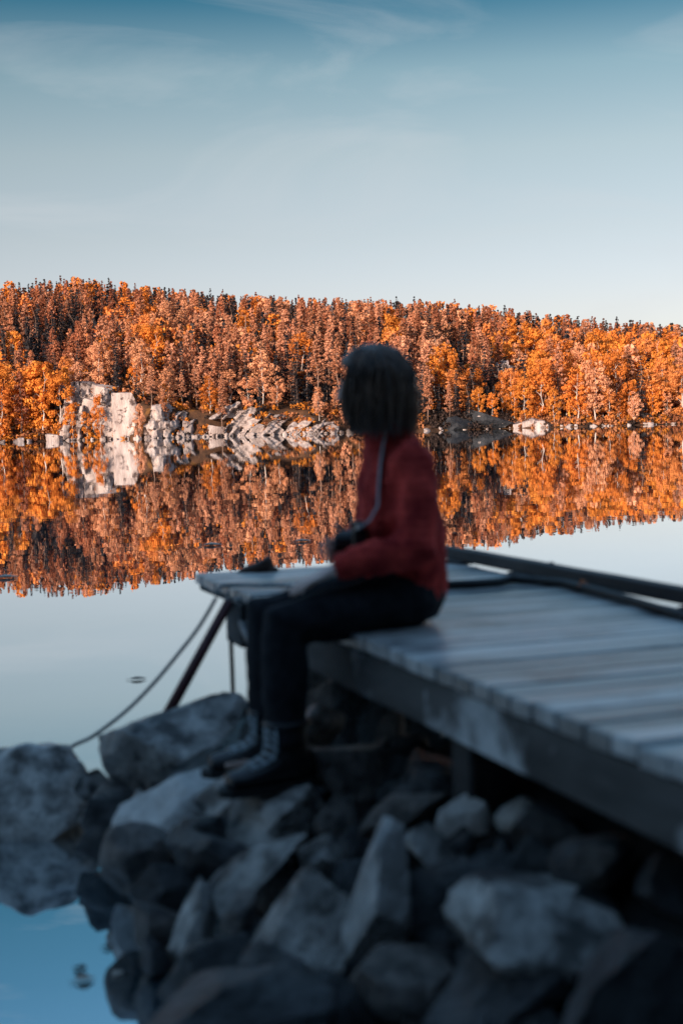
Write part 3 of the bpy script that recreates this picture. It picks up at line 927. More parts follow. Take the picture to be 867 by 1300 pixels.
# a few that the eye picks out in the photograph
def hero(px, ytop, ybase, d, sp, w=1.0):
    x = (px - 433.5) / FPX * (290 + d)
    y = shore_y(x) + d
    z = hill_z(x, y)
    top = at_y(px, ytop, y).z
    add_tree(x, y, sp, max(5.0, top - z))
    trees[-1]['w'] = w
    trees[-1]['hero'] = True
for a in [(207, 412, 500, 26, 'orange birch', 1.0), (136, 362, 0, 120, 'orange birch', 1.0), (28, 358, 0, 125, 'orange birch', 1.1), (48, 470, 0, 5, 'orange birch', 1.3), (12, 460, 0, 8, 'orange birch', 1.2), (78, 430, 0, 22, 'russet pine', 1.0),
          (166, 378, 0, 90, 'orange birch', 1.2), (260, 412, 0, 60, 'orange birch', 0.9), (330, 425, 0, 50, 'apricot birch', 1.1), (362, 415, 0, 55, 'orange birch', 1.0), (585, 468, 0, 10, 'orange birch', 1.4), (760, 470, 0, 7, 'orange birch', 1.3),
          (832, 468, 0, 6, 'orange birch', 1.5), (706, 455, 0, 14, 'orange birch', 1.2), (216, 488, 0, 6, 'orange birch', 0.7), (131, 500, 0, -0.8, 'orange birch', 0.7), (93, 512, 0, -0.7, 'orange birch', 0.9), (182, 512, 0, -0.6, 'apricot birch', 0.7), (112, 522, 0, -0.9, 'orange birch', 0.9), (80, 470, 0, 0.5, 'orange birch', 1.0), (104, 350, 0, 150, 'dark spruce', 0.9), (70, 352, 0, 150, 'dark spruce', 0.9), (118, 352, 0, 150, 'brown spruce', 0.9), (510, 374, 0, 152, 'dark spruce', 0.9)]:
    hero(*a)
for k in range(30):
    px = 8 + k * 29 + rnd.uniform(-8, 8)
    ridge = np.interp(px, [0, 100, 200, 300, 434, 550, 650, 750, 867], [366, 354, 362, 372, 379, 381, 391, 404, 412])
    hero(px, ridge - rnd.uniform(0, 8), 0, rnd.uniform(138, 156), rnd.choice(['dark spruce', 'brown spruce', 'brown spruce']), rnd.uniform(0.75, 1.0))

# which ones show: nearest first, each claims the part of the picture its crown covers
GW, GH = 434, 420
claimed = np.zeros((GH, GW), bool)
yy, xx = np.mgrid[0:GH, 0:GW]
trees.sort(key=lambda t: t['y'])
for t in trees:
    bx_, by_ = project((t['x'], t['y'], t['z']))
    tx_, ty_ = project((t['x'], t['y'], t['z'] + t['h']))
    ph = by_ - ty_
    wf = {'birch': 0.19, 'pine': 0.115, 'spruce': 0.09}[t['kind']]
    rw = wf * ph * t['w']
    cy0 = {'birch': 0.56, 'pine': 0.66, 'spruce': 0.5}[t['kind']]
    cyc, ry = by_ - ph * cy0, ph * {'birch': 0.42, 'pine': 0.33, 'spruce': 0.46}[t['kind']]
    x0, x1 = int(max((bx_ - rw) / 2, 0)), int(min((bx_ + rw) / 2 + 1, GW))
    y0, y1 = int(max((cyc - ry - 200) / 1, 0)), int(min(cyc + ry - 200 + 1, GH))
    t['px'], t['top'], t['base'], t['vis'] = bx_, ty_, by_, 0
    if x1 <= x0 or y1 <= y0:
        continue
    sub = claimed[y0:y1, x0:x1]
    e = (((xx[y0:y1, x0:x1] * 2 + 1 - bx_) / rw) ** 2 + ((yy[y0:y1, x0:x1] + 200 - cyc) / ry) ** 2) < 1
    new = e & ~sub
    t['vis'] = int(new.sum())
    if t['vis']:
        ys_, xs_ = np.nonzero(new)
        t['cx'], t['cy'] = float(xs_.mean() + x0) * 2, float(ys_.mean() + y0) + 200
        # what the seated person hides does not count
        if 425 < t['cx'] < 530 and t['cy'] > 440: t['vis'] = int(t['vis'] * 0.15)
    sub |= e
order = sorted(range(len(trees)), key=lambda i: -trees[i]['vis'])
single = set([i for i in order[:295] if trees[i]['vis'] > 0])
singles = {}
for i in order:
    t = trees[i]
    if i not in single:
        continue
    sp, kind = t['sp'], t['kind']
    root = empty({'birch': 'birch_tree', 'pine': 'pine_tree', 'spruce': 'spruce_tree'}[kind], (t['x'], t['y'], t['z'] - 0.1))
    root.rotation_euler = (0, 0, t['rot'])
    root.scale = (t['h'] * t['w'], t['h'] * t['w'], t['h'])
    link('trunk', trunk_me[kind, t['v']], None, root)
    c = link('crown', crown_me[kind, t['v']], None, root)
    c.color = (*t['col'], 1)
    cx, cy = t.get('cx', t['px']), t.get('cy', t['top'])
    band = ('left of the pale cliff' if cx < 80 else 'above the pale cliff' if cx < 178 else 'right of the pale cliff' if cx < 262 else 'above the slanting shore rocks' if cx < 345 else "left of the person's head" if cx < 425
            else "behind the person's head" if cx < 535 else "just right of the person's head" if cx < 600 else 'above the dark crag' if cx < 652 else 'right of the dark crag' if cx < 720 else 'on the right-hand shore' if cx < 795 else 'near the far right end')
    hor = 551 - cx * 0.0219
    frac = (hor - cy) / max(hor - np.interp(cx, [0, 100, 200, 300, 434, 550, 650, 750, 867], [362, 352, 362, 372, 378, 380, 390, 402, 410]), 1)
    tier = 'in the shore row' if frac < 0.3 else 'on the lower slope' if frac < 0.5 else 'halfway up the hill' if frac < 0.68 else 'high on the hill' if frac < 0.86 else 'on the skyline'
    singles.setdefault((sp, tier, band), []).append((cx, root))
    tag(root, 'x', 'tree', {'birch': 'birches on the far hillside', 'pine': 'pines on the far hillside', 'spruce': 'spruces on the far hillside'}[kind])
ADJ = {'orange birch': 'bright orange birch', 'apricot birch': 'pale apricot birch', 'salmon pine': 'salmon pink pine', 'russet pine': 'russet brown pine', 'brown spruce': 'brown spruce', 'dark spruce': 'blackish spruce'}
for (sp, tier, band), lst in singles.items():
    lst.sort(key=lambda t: t[0])
    for i, (cx, root) in enumerate(lst):
        w = place_word(i, len(lst))
        root['label'] = f"{ADJ[sp]} {tier} {band}" + ('' if w is None else ', ' + w)

# the rest of the forest reads as one mass behind them
VV, TT = [], []
trV, trF, tvn = [], [], 0
for i, t in enumerate(trees):
    if i in single:
        continue
    V = crown_lo[t['kind'], t['v']]
    c, s = math.cos(t['rot']), math.sin(t['rot'])
    sx, sz = t['h'] * t['w'], t['h']
    P = np.stack([(V[:, 0] * c - V[:, 1] * s) * sx + t['x'], (V[:, 0] * s + V[:, 1] * c) * sx + t['y'], V[:, 2] * sz + t['z']], 1)
    VV.append(P)
    TT.append(np.tile(np.array([*t['col'], 1.0], np.float32), (len(P), 1)))
    r0 = 0.012 * t['h']
    a = np.arange(5) * 2 * np.pi / 5
    ring0 = np.stack([np.cos(a) * r0 + t['x'], np.sin(a) * r0 + t['y'], np.full(5, t['z'] - 0.4)], 1)
    ring1 = np.stack([np.cos(a) * r0 * 0.2 + t['x'], np.sin(a) * r0 * 0.2 + t['y'], np.full(5, t['z'] + t['h'] * 0.95)], 1)
    trV += [ring0, ring1]
    trF += [(tvn + k, tvn + (k + 1) % 5, tvn + 5 + (k + 1) % 5, tvn + 5 + k) for k in range(5)]
    tvn += 10
# low bushes along the shore and between the trunks
rng = np.random.default_rng(5)
VB, TB = [], []
for k in range(2300):
    d = rng.uniform(0.2, 5) if k < 900 else rng.uniform(3, 110)
    x = rng.uniform(-0.3, 0.3) * (290 + d)
    y = shore_y(x) + d
    px = 433.5 + FPX * x / y
    if d < 4.5 and (84 < px < 176) and rng.random() < 0.5: continue
    if d < 5 and 176 <= px < 450 and rng.random() < 0.45: continue
    if 622 < px < 662 and 26 < d < 43: continue
    s = rng.uniform(0.5, 1.3)
    kk = 5
    C = rng.normal(0, 0.55, (kk, 3)) * s * np.array([1, 1, 0.45]) + np.array([x, y, hill_z(float(x), float(y)) + 0.5 * s])
    P = clumps_to_leaves(C, np.full((kk, 3), 0.55 * s), 9, 0.5, rng)
    VB.append(P)
    c = [(0.5, 0.17, 0.03), (0.42, 0.17, 0.08), (0.25, 0.09, 0.045), (0.06, 0.04, 0.035)][rng.choice(4, p=[0.35, 0.3, 0.2, 0.15]) if not (540 < px < 650) else 3]
    TB.append(np.tile(np.array([*c, 1.0], np.float32), (len(P), 1)))

def mass(name, VV, TT, label):
    V, T = np.concatenate(VV), np.concatenate(TT)
    me = np_mesh(name, V, np.arange(len(V)).reshape(-1, 4))
    at = me.attributes.new('tint', 'FLOAT_COLOR', 'POINT')
    at.data.foreach_set('color', T.astype(np.float32).ravel())
    return tag(link(name, me, M_CROWN_MASS), label, None, None, 'stuff')
mass('forest', VV, TT, 'dense autumn forest filling in between the nearer trees')
tag(link('forest_trunks', np_mesh('forest_trunks', np.concatenate(trV), trF), M_BARK), 'trunks of the dense autumn forest', None, None, 'stuff')
mass('undergrowth', VB, TB, 'low orange and brown bushes between the trunks and along the far shore')

# ------------------------------------------------------------------ dock
DA = Vector((-0.634, 6.06, 0.84))
DANG = math.atan2(-0.9454, 0.326)        # local x runs along the dock towards the shore, local y across it
dock = empty('dock', DA, (0, 0, DANG))
tag(dock, 'weathered grey wooden dock running out over the shore rocks', 'dock')
DW, DL, PT = 1.15, 7.6, 0.042
rd = random.Random(11)
x = 0.03
pi_ = 0
while x < DL:
    w = rd.uniform(0.094, 0.108)
    gap = rd.uniform(0.006, 0.011)
    e0, e1 = -rd.uniform(0.001, 0.007), DW - 0.03 + rd.uniform(-0.01, 0.01)
    bm = bmesh.new()
    bx(bm, (0, 0, 0), (e1 - e0, w, PT), None, 0.005)
    for v in bm.verts:
        v.co.z += 0.004 * mnoise.noise(Vector((v.co.x * 2.0, pi_ * 3.1, v.co.y * 9)))
    o = bm_obj('plank', bm, M_PLANK, dock)
    # local x of each plank runs along its length so the grain does too
    o.rotation_euler = (R(rd.uniform(-0.5, 0.5)), R(rd.uniform(-0.2, 0.2)), R(90 + rd.uniform(-0.4, 0.4)))
    o.location = (x + w / 2, (e0 + e1) / 2, -PT / 2 + rd.uniform(-0.004, 0.003))
    x += w + gap
    pi_ += 1
# joists and side beams under the planks
def beam(name, x0, x1, y, w, z0, z1, m=M_BEAM, seed=0):
    bm = bmesh.new()
    bx(bm, (0, 0, 0), (x1 - x0, w, z1 - z0), None, 0.006)
    bmesh.ops.subdivide_edges(bm, edges=[e for e in bm.edges if abs(e.verts[0].co.x - e.verts[1].co.x) > 0.3], cuts=24, use_grid_fill=True)
    for v in bm.verts:
        v.co += Vector((0, 0.004 * mnoise.noise(Vector((v.co.x * 3, seed, 0))), 0.006 * mnoise.noise(Vector((v.co.x * 2, seed, 4)))))
    o = bm_obj(name, bm, m, dock)
    o.location = ((x0 + x1) / 2, y, (z0 + z1) / 2)
    return o
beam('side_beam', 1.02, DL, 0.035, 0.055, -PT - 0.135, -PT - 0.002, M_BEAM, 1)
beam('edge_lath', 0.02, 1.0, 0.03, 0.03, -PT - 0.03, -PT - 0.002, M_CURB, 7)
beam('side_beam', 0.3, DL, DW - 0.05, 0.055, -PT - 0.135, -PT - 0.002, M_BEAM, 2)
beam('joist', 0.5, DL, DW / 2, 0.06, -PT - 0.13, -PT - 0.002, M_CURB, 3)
# the curb along the far side: a timber on spacer blocks
beam('curb_timber', 0.0, DL, DW + 0.005, 0.06, 0.006, 0.058, M_CURB, 5)
k = 0.25
while k < DL:
    bm = bmesh.new()
    bx(bm, (k, DW - 0.01, 0.004), (0.16, 0.10, 0.012), None, 0.003)
    bm_obj('spacer_block', bm, M_CURB, dock)
    k += 0.62
for k in (1.05, 2.3, 3.55, 4.8):
    bm = bmesh.new()
    bmesh.ops.create_cone(bm, cap_ends=True, segments=10, radius1=0.012, radius2=0.009, depth=0.012, matrix=Matrix.Translation((k, DW + 0.005, 0.061)))
    bm_obj('bolt', bm, M_STEEL, dock)
# corner bracket and thin rod at the outer near corner
bm = bmesh.new()
bx(bm, (0.72, -0.012, -0.125), (0.22, 0.024, 0.165), None, 0.004)
bx(bm, (0.61, 0.06, -0.125), (0.02, 0.14, 0.165), None, 0.004)
bm_obj('corner_bracket', bm, M_CURB, dock)
bm = bmesh.new()
tube(bm, [(0.66, -0.02, -0.19), (0.665, -0.02, -0.3), (0.668, -0.02, -0.46)], 0.009, 8)
bm_obj('rod', bm, M_HOSE, dock)
bm = bmesh.new()
bx(bm, (0.74, -0.02, -0.66), (0.13, 0.12, 0.44), Euler((R(1.5), R(-2), 0)), 0.008)
bm_obj('post', bm, M_POST, dock)
bm = bmesh.new()
bx(bm, (0.74, -0.008, -0.11), (0.05, 0.03, 0.17), None, 0.008)
bx(bm, (0.86, -0.012, -0.14), (0.13, 0.03, 0.035), Euler((0, R(28), 0)), 0.006)
bm_obj('cleat', bm, M_STEEL, dock)
for (px_, py_) in ((0.12, DW - 0.1), (2.6, DW - 0.12), (2.6, 0.14), (5.2, DW - 0.12), (5.2, 0.14)):
    bm = bmesh.new()
    bx(bm, (px_, py_, -0.65), (0.12, 0.12, 0.94), None, 0.008)
    bm_obj('post', bm, M_CURB, dock)

bm = bmesh.new()
ring = [Vector((0.66 + 0.028 * math.cos(a), -0.028, -0.06 + 0.028 * math.sin(a))) for a in np.linspace(0, 2 * math.pi, 17)]
tube(bm, ring, 0.005, 6)
bx(bm, (0.66, -0.027, -0.03), (0.03, 0.012, 0.035), None, 0.003)
bm_obj('tie_ring', bm, M_STEEL, dock, True)

# things on and at the dock
def on_deck(px, py, dz=0.0):
    return at_z(px, py, 0.84 + dz)

bm = bmesh.new()
p0, p1 = at_y(291, 764, 5.36), at_y(203, 925, 5.10)
tube(bm, [p0, p0.lerp(p1, 0.5), p1 + (p1 - p0) * 0.12], [0.019, 0.02, 0.021], 10)
bm_ = bm
pole = bm_obj('leaning_pole', bm_, M_RED, None, True)
tag(pole, 'dark red pole leaning from the dock corner down to the rocks', 'pole')

bm = bmesh.new()
rope_px = [(84, 955, 5.45), (118, 935, 5.44), (160, 903, 5.43), (195, 868, 5.42), (225, 832, 5.41), (252, 797, 5.40), (274, 760, 5.38)]
pts = [at_y(*p) for p in rope_px]
deck_pts = [on_deck(280, 745, 0.012), on_deck(300, 743, 0.012), on_deck(340, 743.5, 0.012), on_deck(380, 744, 0.012), on_deck(440, 744.5, 0.012), on_deck(500, 743, 0.012)]
allp = [pts[0] + Vector((-0.12, 0.05, -0.2))] + pts + deck_pts
fine = []
for i in range(len(allp) - 1):
    a, b, c, d = allp[max(i - 1, 0)], allp[i], allp[i + 1], allp[min(i + 2, len(allp) - 1)]
    for s in range(5):
        t = s / 5
        fine.append(0.5 * ((2 * b) + (c - a) * t + (2 * a - 5 * b + 4 * c - d) * t * t + (3 * b - a - 3 * c + d) * t ** 3))
fine.append(allp[-1])
tube(bm, fine, 0.0075, 8)
rope = bm_obj('mooring_rope', bm, M_ROPE, None, True)
tag(rope, 'grey mooring rope stretched from the dock corner down behind the water boulder', 'rope')

bm = bmesh.new()
hp = [(470, 747), (520, 745), (556, 743), (600, 741.5), (632, 739), (648, 735), (675, 736.5), (715, 740), (760, 751), (800, 762), (850, 777), (910, 795)]
pts = [on_deck(a, b, 0.015) for a, b in hp]
tube(bm, pts, 0.016, 8)
hose = bm_obj('black_hose', bm, M_HOSE, None, True)
tag(hose, 'black hose lying across the dock and on along the curb', 'hose')

# the brown wedge left lying near the far corner
wp = on_deck(327, 725, 0)
bm = bmesh.new()
prof = [(-0.085, 0.0), (-0.06, 0.016), (0.0, 0.034), (0.035, 0.056), (0.052, 0.062), (0.062, 0.045), (0.072, 0.016), (0.09, 0.008), (0.085, 0.0)]
for j, sc in enumerate((0.78, 1.0, 1.0, 0.8)):
    yv = (-0.05, -0.035, 0.035, 0.05)[j]
    for (a, b) in prof:
        bm.verts.new((a * sc, yv, b * sc + 0.001))
bm.verts.ensure_lookup_table()
n = len(prof)
for j in range(3):
    for i in range(n):
        bm.faces.new([bm.verts[j * n + i], bm.verts[j * n + (i + 1) % n], bm.verts[(j + 1) * n + (i + 1) % n], bm.verts[(j + 1) * n + i]])
bm.faces.new([bm.verts[i] for i in range(n)])
bm.faces.new([bm.verts[3 * n + i] for i in reversed(range(n))])
bmesh.ops.subdivide_edges(bm, edges=bm.edges[:], cuts=2, use_grid_fill=True)
for v in bm.verts:
    if v.co.z > 0.004:
        v.co += Vector((1, 1, 1)) * 0.006 * mnoise.noise(v.co * 40)
wd = bm_obj('leather_pouch', bm, M_BROWN, None, True)
wd.location = wp
wd.rotation_euler = (0, 0, R(6))
tag(wd, 'small dark brown wedge-shaped pouch lying near the far corner of the dock', 'pouch')

def leaf(name, loc, L, m, rotz, label, group=None, curl=0.25, tilt=(0, 0)):
    bm = bmesh.new()
    n = 8
    rows = []
    for i in range(n + 1):
        t = i / n
        w = 0.38 * math.sin(math.pi * t ** 0.8) * (1 + 0.15 * (i % 2))
        xs = (t - 0.5) * L
        rows.append([bm.verts.new((xs, s * w * L, abs(s) * w * L * curl * 1.6 + 0.06 * L * (t - 0.5) ** 2)) for s in (-1, -0.5, 0, 0.5, 1)])
    for a, b in zip(rows, rows[1:]):
        for k in range(4):
            bm.faces.new((a[k], a[k + 1], b[k + 1], b[k]))
    bmesh.ops.remove_doubles(bm, verts=bm.verts, dist=1e-5)
    bmesh.ops.solidify(bm, geom=bm.faces[:], thickness=0.0012)
    tube(bm, [(-0.5 * L, 0, 0.01 * L), (-0.7 * L, 0.02 * L, 0.03 * L)], 0.0015, 5)
    o = bm_obj(name, bm, m, None, True)
    o.location = loc
    o.rotation_euler = (R(tilt[0]), R(tilt[1]), R(rotz))
    return tag(o, label, 'leaf', group)
leaf('fallen_leaf', on_deck(742, 746, 0.014), 0.055, M_LEAF_FALLEN, 30, 'small orange leaf on the dock beside the curb', None, 0.6, (18, 10))
G_LF = 'leaves floating on the lake'
leaf('floating_leaf_or_ripple', at_z(176, 862, 0.005), 0.10, M_LEAF_DARK, 8, 'dark leaf floating on the open water beside the rope', G_LF, 0.1)
leaf('floating_leaf_or_ripple', at_z(108, 1244, 0.004), 0.055, M_LEAF_RIPPLE, 20, 'pale leaf floating in the inlet, furthest from the rocks', G_LF, 0.2)
leaf('floating_leaf_or_ripple', at_z(103, 1230, 0.004), 0.04, M_LEAF_DARK, -30, 'dark leaf floating just above the pale leaf in the inlet', G_LF, 0.2)
leaf('floating_leaf_or_ripple', at_z(150, 1236, 0.004), 0.04, M_LEAF_RIPPLE, 60, 'small pale leaf floating right beside the inlet rocks', G_LF, 0.2)
leaf('floating_leaf_or_ripple', at_z(138, 1202, 0.004), 0.03, M_LEAF_DARK, 10, 'tiny dark leaf floating in the inlet under the rocks', G_LF, 0.2)
leaf('floating_leaf_or_ripple', at_z(385, 687, 0.006), 0.22, M_LEAF_RIPPLE, 5, 'pale speck painted for a bright ripple beyond the dock, left of the sweater', G_LF, 0.15)  # from here on, pale leaf shapes paint bright ripples on the water
leaf('floating_leaf_or_ripple', at_z(270, 692, 0.006), 0.25, M_LEAF_RIPPLE, -5, 'pale speck painted for a bright ripple beyond the far corner of the dock', G_LF, 0.15)
leaf('floating_leaf_or_ripple', at_z(10, 733, 0.006), 0.22, M_LEAF_RIPPLE, 12, 'pale speck painted for a bright ripple on the reflected forest, leftmost one', G_LF, 0.15)

# ------------------------------------------------------------------ person
PE = DA + Vector((0.326, -0.9454, 0)) * 1.85
person_ang = math.atan2(-0.326, -0.9454)
person = empty('person', (PE.x, PE.y, 0.84), (0, 0, person_ang))
tag(person, 'seated person with bobbed dark hair, red sweater and black trousers on the dock edge', 'person')
# local frame: +x forward, +y to the person's left (towards the viewer), +z up; 0 is the deck edge under the thighs
HEAD = Vector((-0.142, 0.0, 0.722))
HEAD_YAW = R(-24)          # looking out over the lake, away from the viewer
V3 = Vector

SX = 0.072      # how far the hips sit forward
def arm(side):
    if side > 0:
        return [V3((-0.290 + SX, 0.140, 0.520)), V3((-0.270 + SX, 0.215, 0.255)), V3((0.012, 0.125, 0.195))]
    return [V3((-0.295 + SX, -0.140, 0.520)), V3((-0.285 + SX, -0.215, 0.27)), V3((-0.085, -0.085, 0.235))]

def leg(side):
    if side > 0:
        return [V3((-0.30 + SX, 0.085, 0.085)), V3((0.19, 0.105, 0.03)), V3((0.20, 0.115, -0.318))]
    return [V3((-0.30 + SX, -0.085, 0.085)), V3((0.185, -0.085, 0.03)), V3((0.19, -0.085, -0.318))]

def limb(bm, a, b, c, r, seg=14, side=(0, 1, 0)):
    """Two tapered bones a-b-c; r gives radii along them: start, mid, joint, mid, end."""
    pts = [a, a.lerp(b, 0.35), a.lerp(b, 0.7), a.lerp(b, 0.93), b + ((b - a).normalized() - (c - b).normalized()) * r[2] * 0.15, b.lerp(c, 0.08), b.lerp(c, 0.35), b.lerp(c, 0.7), c]
    rr_ = [r[0], r[1], (r[1] + r[2]) / 2, r[2], r[2], r[2] * 0.98, r[3], (r[3] + r[4]) / 2, r[4]]
    tube(bm, pts, rr_, seg, 1.0, side)

def hand(bm, wrist, fdir, palm_n, thumb_side, curl, spread=1.0):
    """Palm, four bent fingers and a thumb; fdir points along the fingers, palm_n out of the palm, thumb_side towards the thumb."""
    f, pn = fdir.normalized(), palm_n.normalized()
    t = thumb_side - f * thumb_side.dot(f)
    t.normalize()
    pn = (pn - f * pn.dot(f) - t * pn.dot(t)).normalized()
    P = lambda a, b, c: wrist + f * a + t * b + pn * c
    loft(bm, [(P(-0.01, 0, 0), 0.026, 0.019, f, t), (P(0.02, 0.002, 0.0), 0.032, 0.017, f, t), (P(0.055, 0.002, 0.002), 0.039, 0.015, f, t), (P(0.085, 0.0, 0.004), 0.038, 0.012, f, t)], 14)
    for k, (b, L, r) in enumerate(((0.028, 0.070, 0.0085), (0.0095, 0.079, 0.009), (-0.0095, 0.073, 0.0085), (-0.028, 0.058, 0.0075))):
        d = (f + t * b * 2.2 * spread).normalized()
        base = P(0.075, b, 0.003)
        p = base
        pts, rad = [p, P(0.088, b, 0.003)], [r, r]
        p = pts[-1]
        a = 0.0
        for j, fr in enumerate((0.45, 0.31, 0.24)):
            a += curl[j] * (1 + 0.12 * k)
            p = p + (d * math.cos(a) + pn * math.sin(a)) * (L * fr)
            pts.append(p)
            rad.append(r * (0.96 - 0.12 * j))
        tube(bm, pts, rad, 8, 1.0, t)
    b0 = P(0.012, 0.022, 0.006)
    d1 = (f * 0.62 + t * 0.70 + pn * 0.25).normalized()
    d2 = (f * 0.88 + t * 0.28 + pn * 0.35).normalized()
    tube(bm, [b0, b0 + d1 * 0.035, b0 + d1 * 0.05 + d2 * 0.012, b0 + d1 * 0.05 + d2 * 0.038, b0 + d1 * 0.05 + d2 * 0.056], [0.013, 0.0115, 0.010, 0.0095, 0.0075], 8)

def head_parts(bm):
    rot = Matrix.Rotation(HEAD_YAW, 3, 'Z') @ Matrix.Rotation(R(6), 3, 'Y')
    T = lambda v: HEAD + rot @ Vector(v)
    vs = ball(bm, (0, 0, 0), (1, 1, 1), None, 28, 22)
    for v in vs:
        p = v.co.copy()
        x, y, z = p
        sx = 0.094 if x > 0 else 0.098
        q = Vector((x * sx, y * 0.074, z * 0.112))
        if z < 0:                       # face narrows to the chin, the skull's underside lifts at the back
            q.y *= 1 + 0.32 * z
            if x < 0: q.z *= 0.72
            if x > 0: q.x *= 1 - 0.02 * z
        if x > 0.55: q.x *= 0.965
        v.co = T(q)
    # nose, brow, lips, chin, ears
    loft(bm, [(T((0.086, 0, 0.022)), 0.009, 0.009, rot @ Vector((0.25, 0, -1)), rot @ Vector((0, 1, 0))), (T((0.099, 0, -0.004)), 0.012, 0.011, rot @ Vector((0.3, 0, -1)), rot @ Vector((0, 1, 0))), (T((0.103, 0, -0.020)), 0.016, 0.012, rot @ Vector((-0.2, 0, -1)), rot @ Vector((0, 1, 0)))], 10)
    for s in (-1, 1):
        ball(bm, T((0.080, s * 0.030, 0.028)), (0.012, 0.024, 0.008), None, 10, 8)
        ball(bm, T((-0.002, s * 0.075, -0.004)), (0.020, 0.009, 0.032), Euler((0, R(-12), HEAD_YAW)), 12, 10)
    ball(bm, T((0.088, 0, -0.050)), (0.010, 0.024, 0.010), Euler((0, 0, HEAD_YAW)), 12, 8)
    ball(bm, T((0.055, 0, -0.084)), (0.036, 0.036, 0.024), Euler((0, 0, HEAD_YAW)), 16, 12)
    for s in (-1, 1):
        ball(bm, T((0.060, s * 0.036, -0.028)), (0.026, 0.024, 0.034), Euler((0, 0, HEAD_YAW)), 14, 10)
        ball(bm, T((0.030, s * 0.042, -0.068)), (0.040, 0.020, 0.022), Euler((0, R(25), HEAD_YAW)), 14, 10)
    return T, rot

def build_person():
    # --- body: one skin, mostly under the clothes
    bm = bmesh.new()
    Y = (0, 1, 0)
    loft(bm, [(V3((-0.305 + SX, 0, 0.05)), 0.14, 0.082, (0, 0, 1), Y), (V3((-0.308 + SX, 0, 0.13)), 0.148, 0.09, (0, 0, 1), Y), (V3((-0.325 + SX, 0, 0.25)), 0.125, 0.085, (0.03, 0, 1), Y),
              (V3((-0.315 + SX, 0, 0.38)), 0.140, 0.095, (0.08, 0, 1), Y), (V3((-0.30 + SX, 0, 0.48)), 0.128, 0.078, (0.12, 0, 1), Y), (V3((-0.285 + SX, 0, 0.550)), 0.085, 0.055, (0.2, 0, 1), Y), (V3((-0.27 + SX, 0, 0.59)), 0.062, 0.055, (0.3, 0, 1), Y)], 20)
    tube(bm, [V3((-0.28 + SX, 0, 0.56)), V3((-0.245 + SX, 0, 0.625)), HEAD + V3((-0.02, 0, -0.03))], [0.056, 0.05, 0.05], 14)
    T, rot = head_parts(bm)
    for s in (1, -1):
        a, b, c = arm(s)
        limb(bm, a.lerp(b, 0.14), b, c, (0.036, 0.038, 0.034, 0.034, 0.024), 12)
        a, b, c = leg(s)
        limb(bm, a, b, c, (0.085, 0.075, 0.052, 0.052, 0.036), 14)
        foot = c + V3((0.0, 0, -0.075))
        loft(bm, [(foot + V3((-0.06, 0, 0)), 0.028, 0.03, (1, 0, 0), Y), (foot + V3((0.0, 0, 0.005)), 0.034, 0.035, (1, 0, 0), Y), (foot + V3((0.09, 0, -0.008)), 0.04, 0.024, (1, 0, -0.1), Y), (foot + V3((0.15, 0, -0.014)), 0.034, 0.014, (1, 0, 0), Y)], 12)
        tube(bm, [c, foot], 0.036, 12)
    a, b, c = arm(1)
    hand(bm, c + (c - b).normalized() * 0.012, V3((0.95, -0.05, -0.30)), V3((-0.25, 0, -1)), V3((0.1, -1, 0)), (0.12, 0.22, 0.2))
    a, b, c = arm(-1)
    hand(bm, c + (c - b).normalized() * 0.010, V3((0.55, 0.75, -0.05)), V3((0.65, -0.45, -0.5)), V3((-0.3, 0.2, 1)), (0.35, 0.6, 0.4))
    me = remesh(bm, 0.0042, 3, 0.4)
    body = link('body', me, M_SKIN, person)
    for s in (-1, 1):
        bm = bmesh.new()
        ball(bm, T((0.0725, s * 0.031, 0.012)), (0.0118, 0.0122, 0.0095), None, 14, 10)
        e = bm_obj('eye', bm, M_EYE, person, True)
        bm = bmesh.new()
        ball(bm, T((0.0815, s * 0.0315, 0.012)), (0.0035, 0.0052, 0.0052), None, 10, 8)
        bm_obj('iris', bm, M_IRIS, e, True)
    bm = bmesh.new()
    ball(bm, T((0.0925, 0, -0.050)), (0.006, 0.019, 0.0055), Euler((0, 0, HEAD_YAW)), 12, 8)
    bm_obj('lips', bm, M_LIP, person, True)

    # --- sweater: loose knit with wide sleeves
    bm = bmesh.new()
    loft(bm, [(V3((-0.305 + SX, 0, 0.075)), 0.170, 0.112, (0, 0, 1), Y), (V3((-0.305 + SX, 0, 0.15)), 0.172, 0.116, (0, 0, 1), Y), (V3((-0.31 + SX, 0, 0.22)), 0.172, 0.120, (0.02, 0, 1), Y), (V3((-0.30 + SX, 0, 0.33)), 0.170, 0.120, (0.06, 0, 1), Y),
              (V3((-0.288 + SX, 0, 0.44)), 0.176, 0.114, (0.1, 0, 1), Y), (V3((-0.276 + SX, 0, 0.53)), 0.128, 0.090, (0.15, 0, 1), Y), (V3((-0.268 + SX, 0, 0.578)), 0.088, 0.076, (0.22, 0, 1), Y), (V3((-0.25 + SX, 0, 0.612)), 0.066, 0.064, (0.3, 0, 1), Y)], 26)
    for s in (1, -1):
        a, b, c = arm(s)
        ball(bm, a + V3((0.005, -0.012 * s, -0.022)), (0.074, 0.062, 0.064), None, 20, 14)
        limb(bm, a.lerp(b, 0.12) + V3((0, -0.012 * s, 0)), b, c, (0.060, 0.064, 0.060, 0.055, 0.042), 16)
    def knit(p):
        q = Vector((p.x * 7, p.y * 7, p.z * 9))
        fold = mnoise.noise(q) * 0.012 + (0.5 - abs(mnoise.noise(Vector((p.x * 13, p.y * 13, p.z * 7 + p.x * 9))))) * 0.020 - 0.006
        return fold + 0.0015 * math.sin(p.z * 260)
    me = remesh(bm, 0.008, 6, 0.5, knit)
    sw = link('sweater', me, M_KNIT, person)
    bm = bmesh.new()          # rolled neck, cuffs and hem band
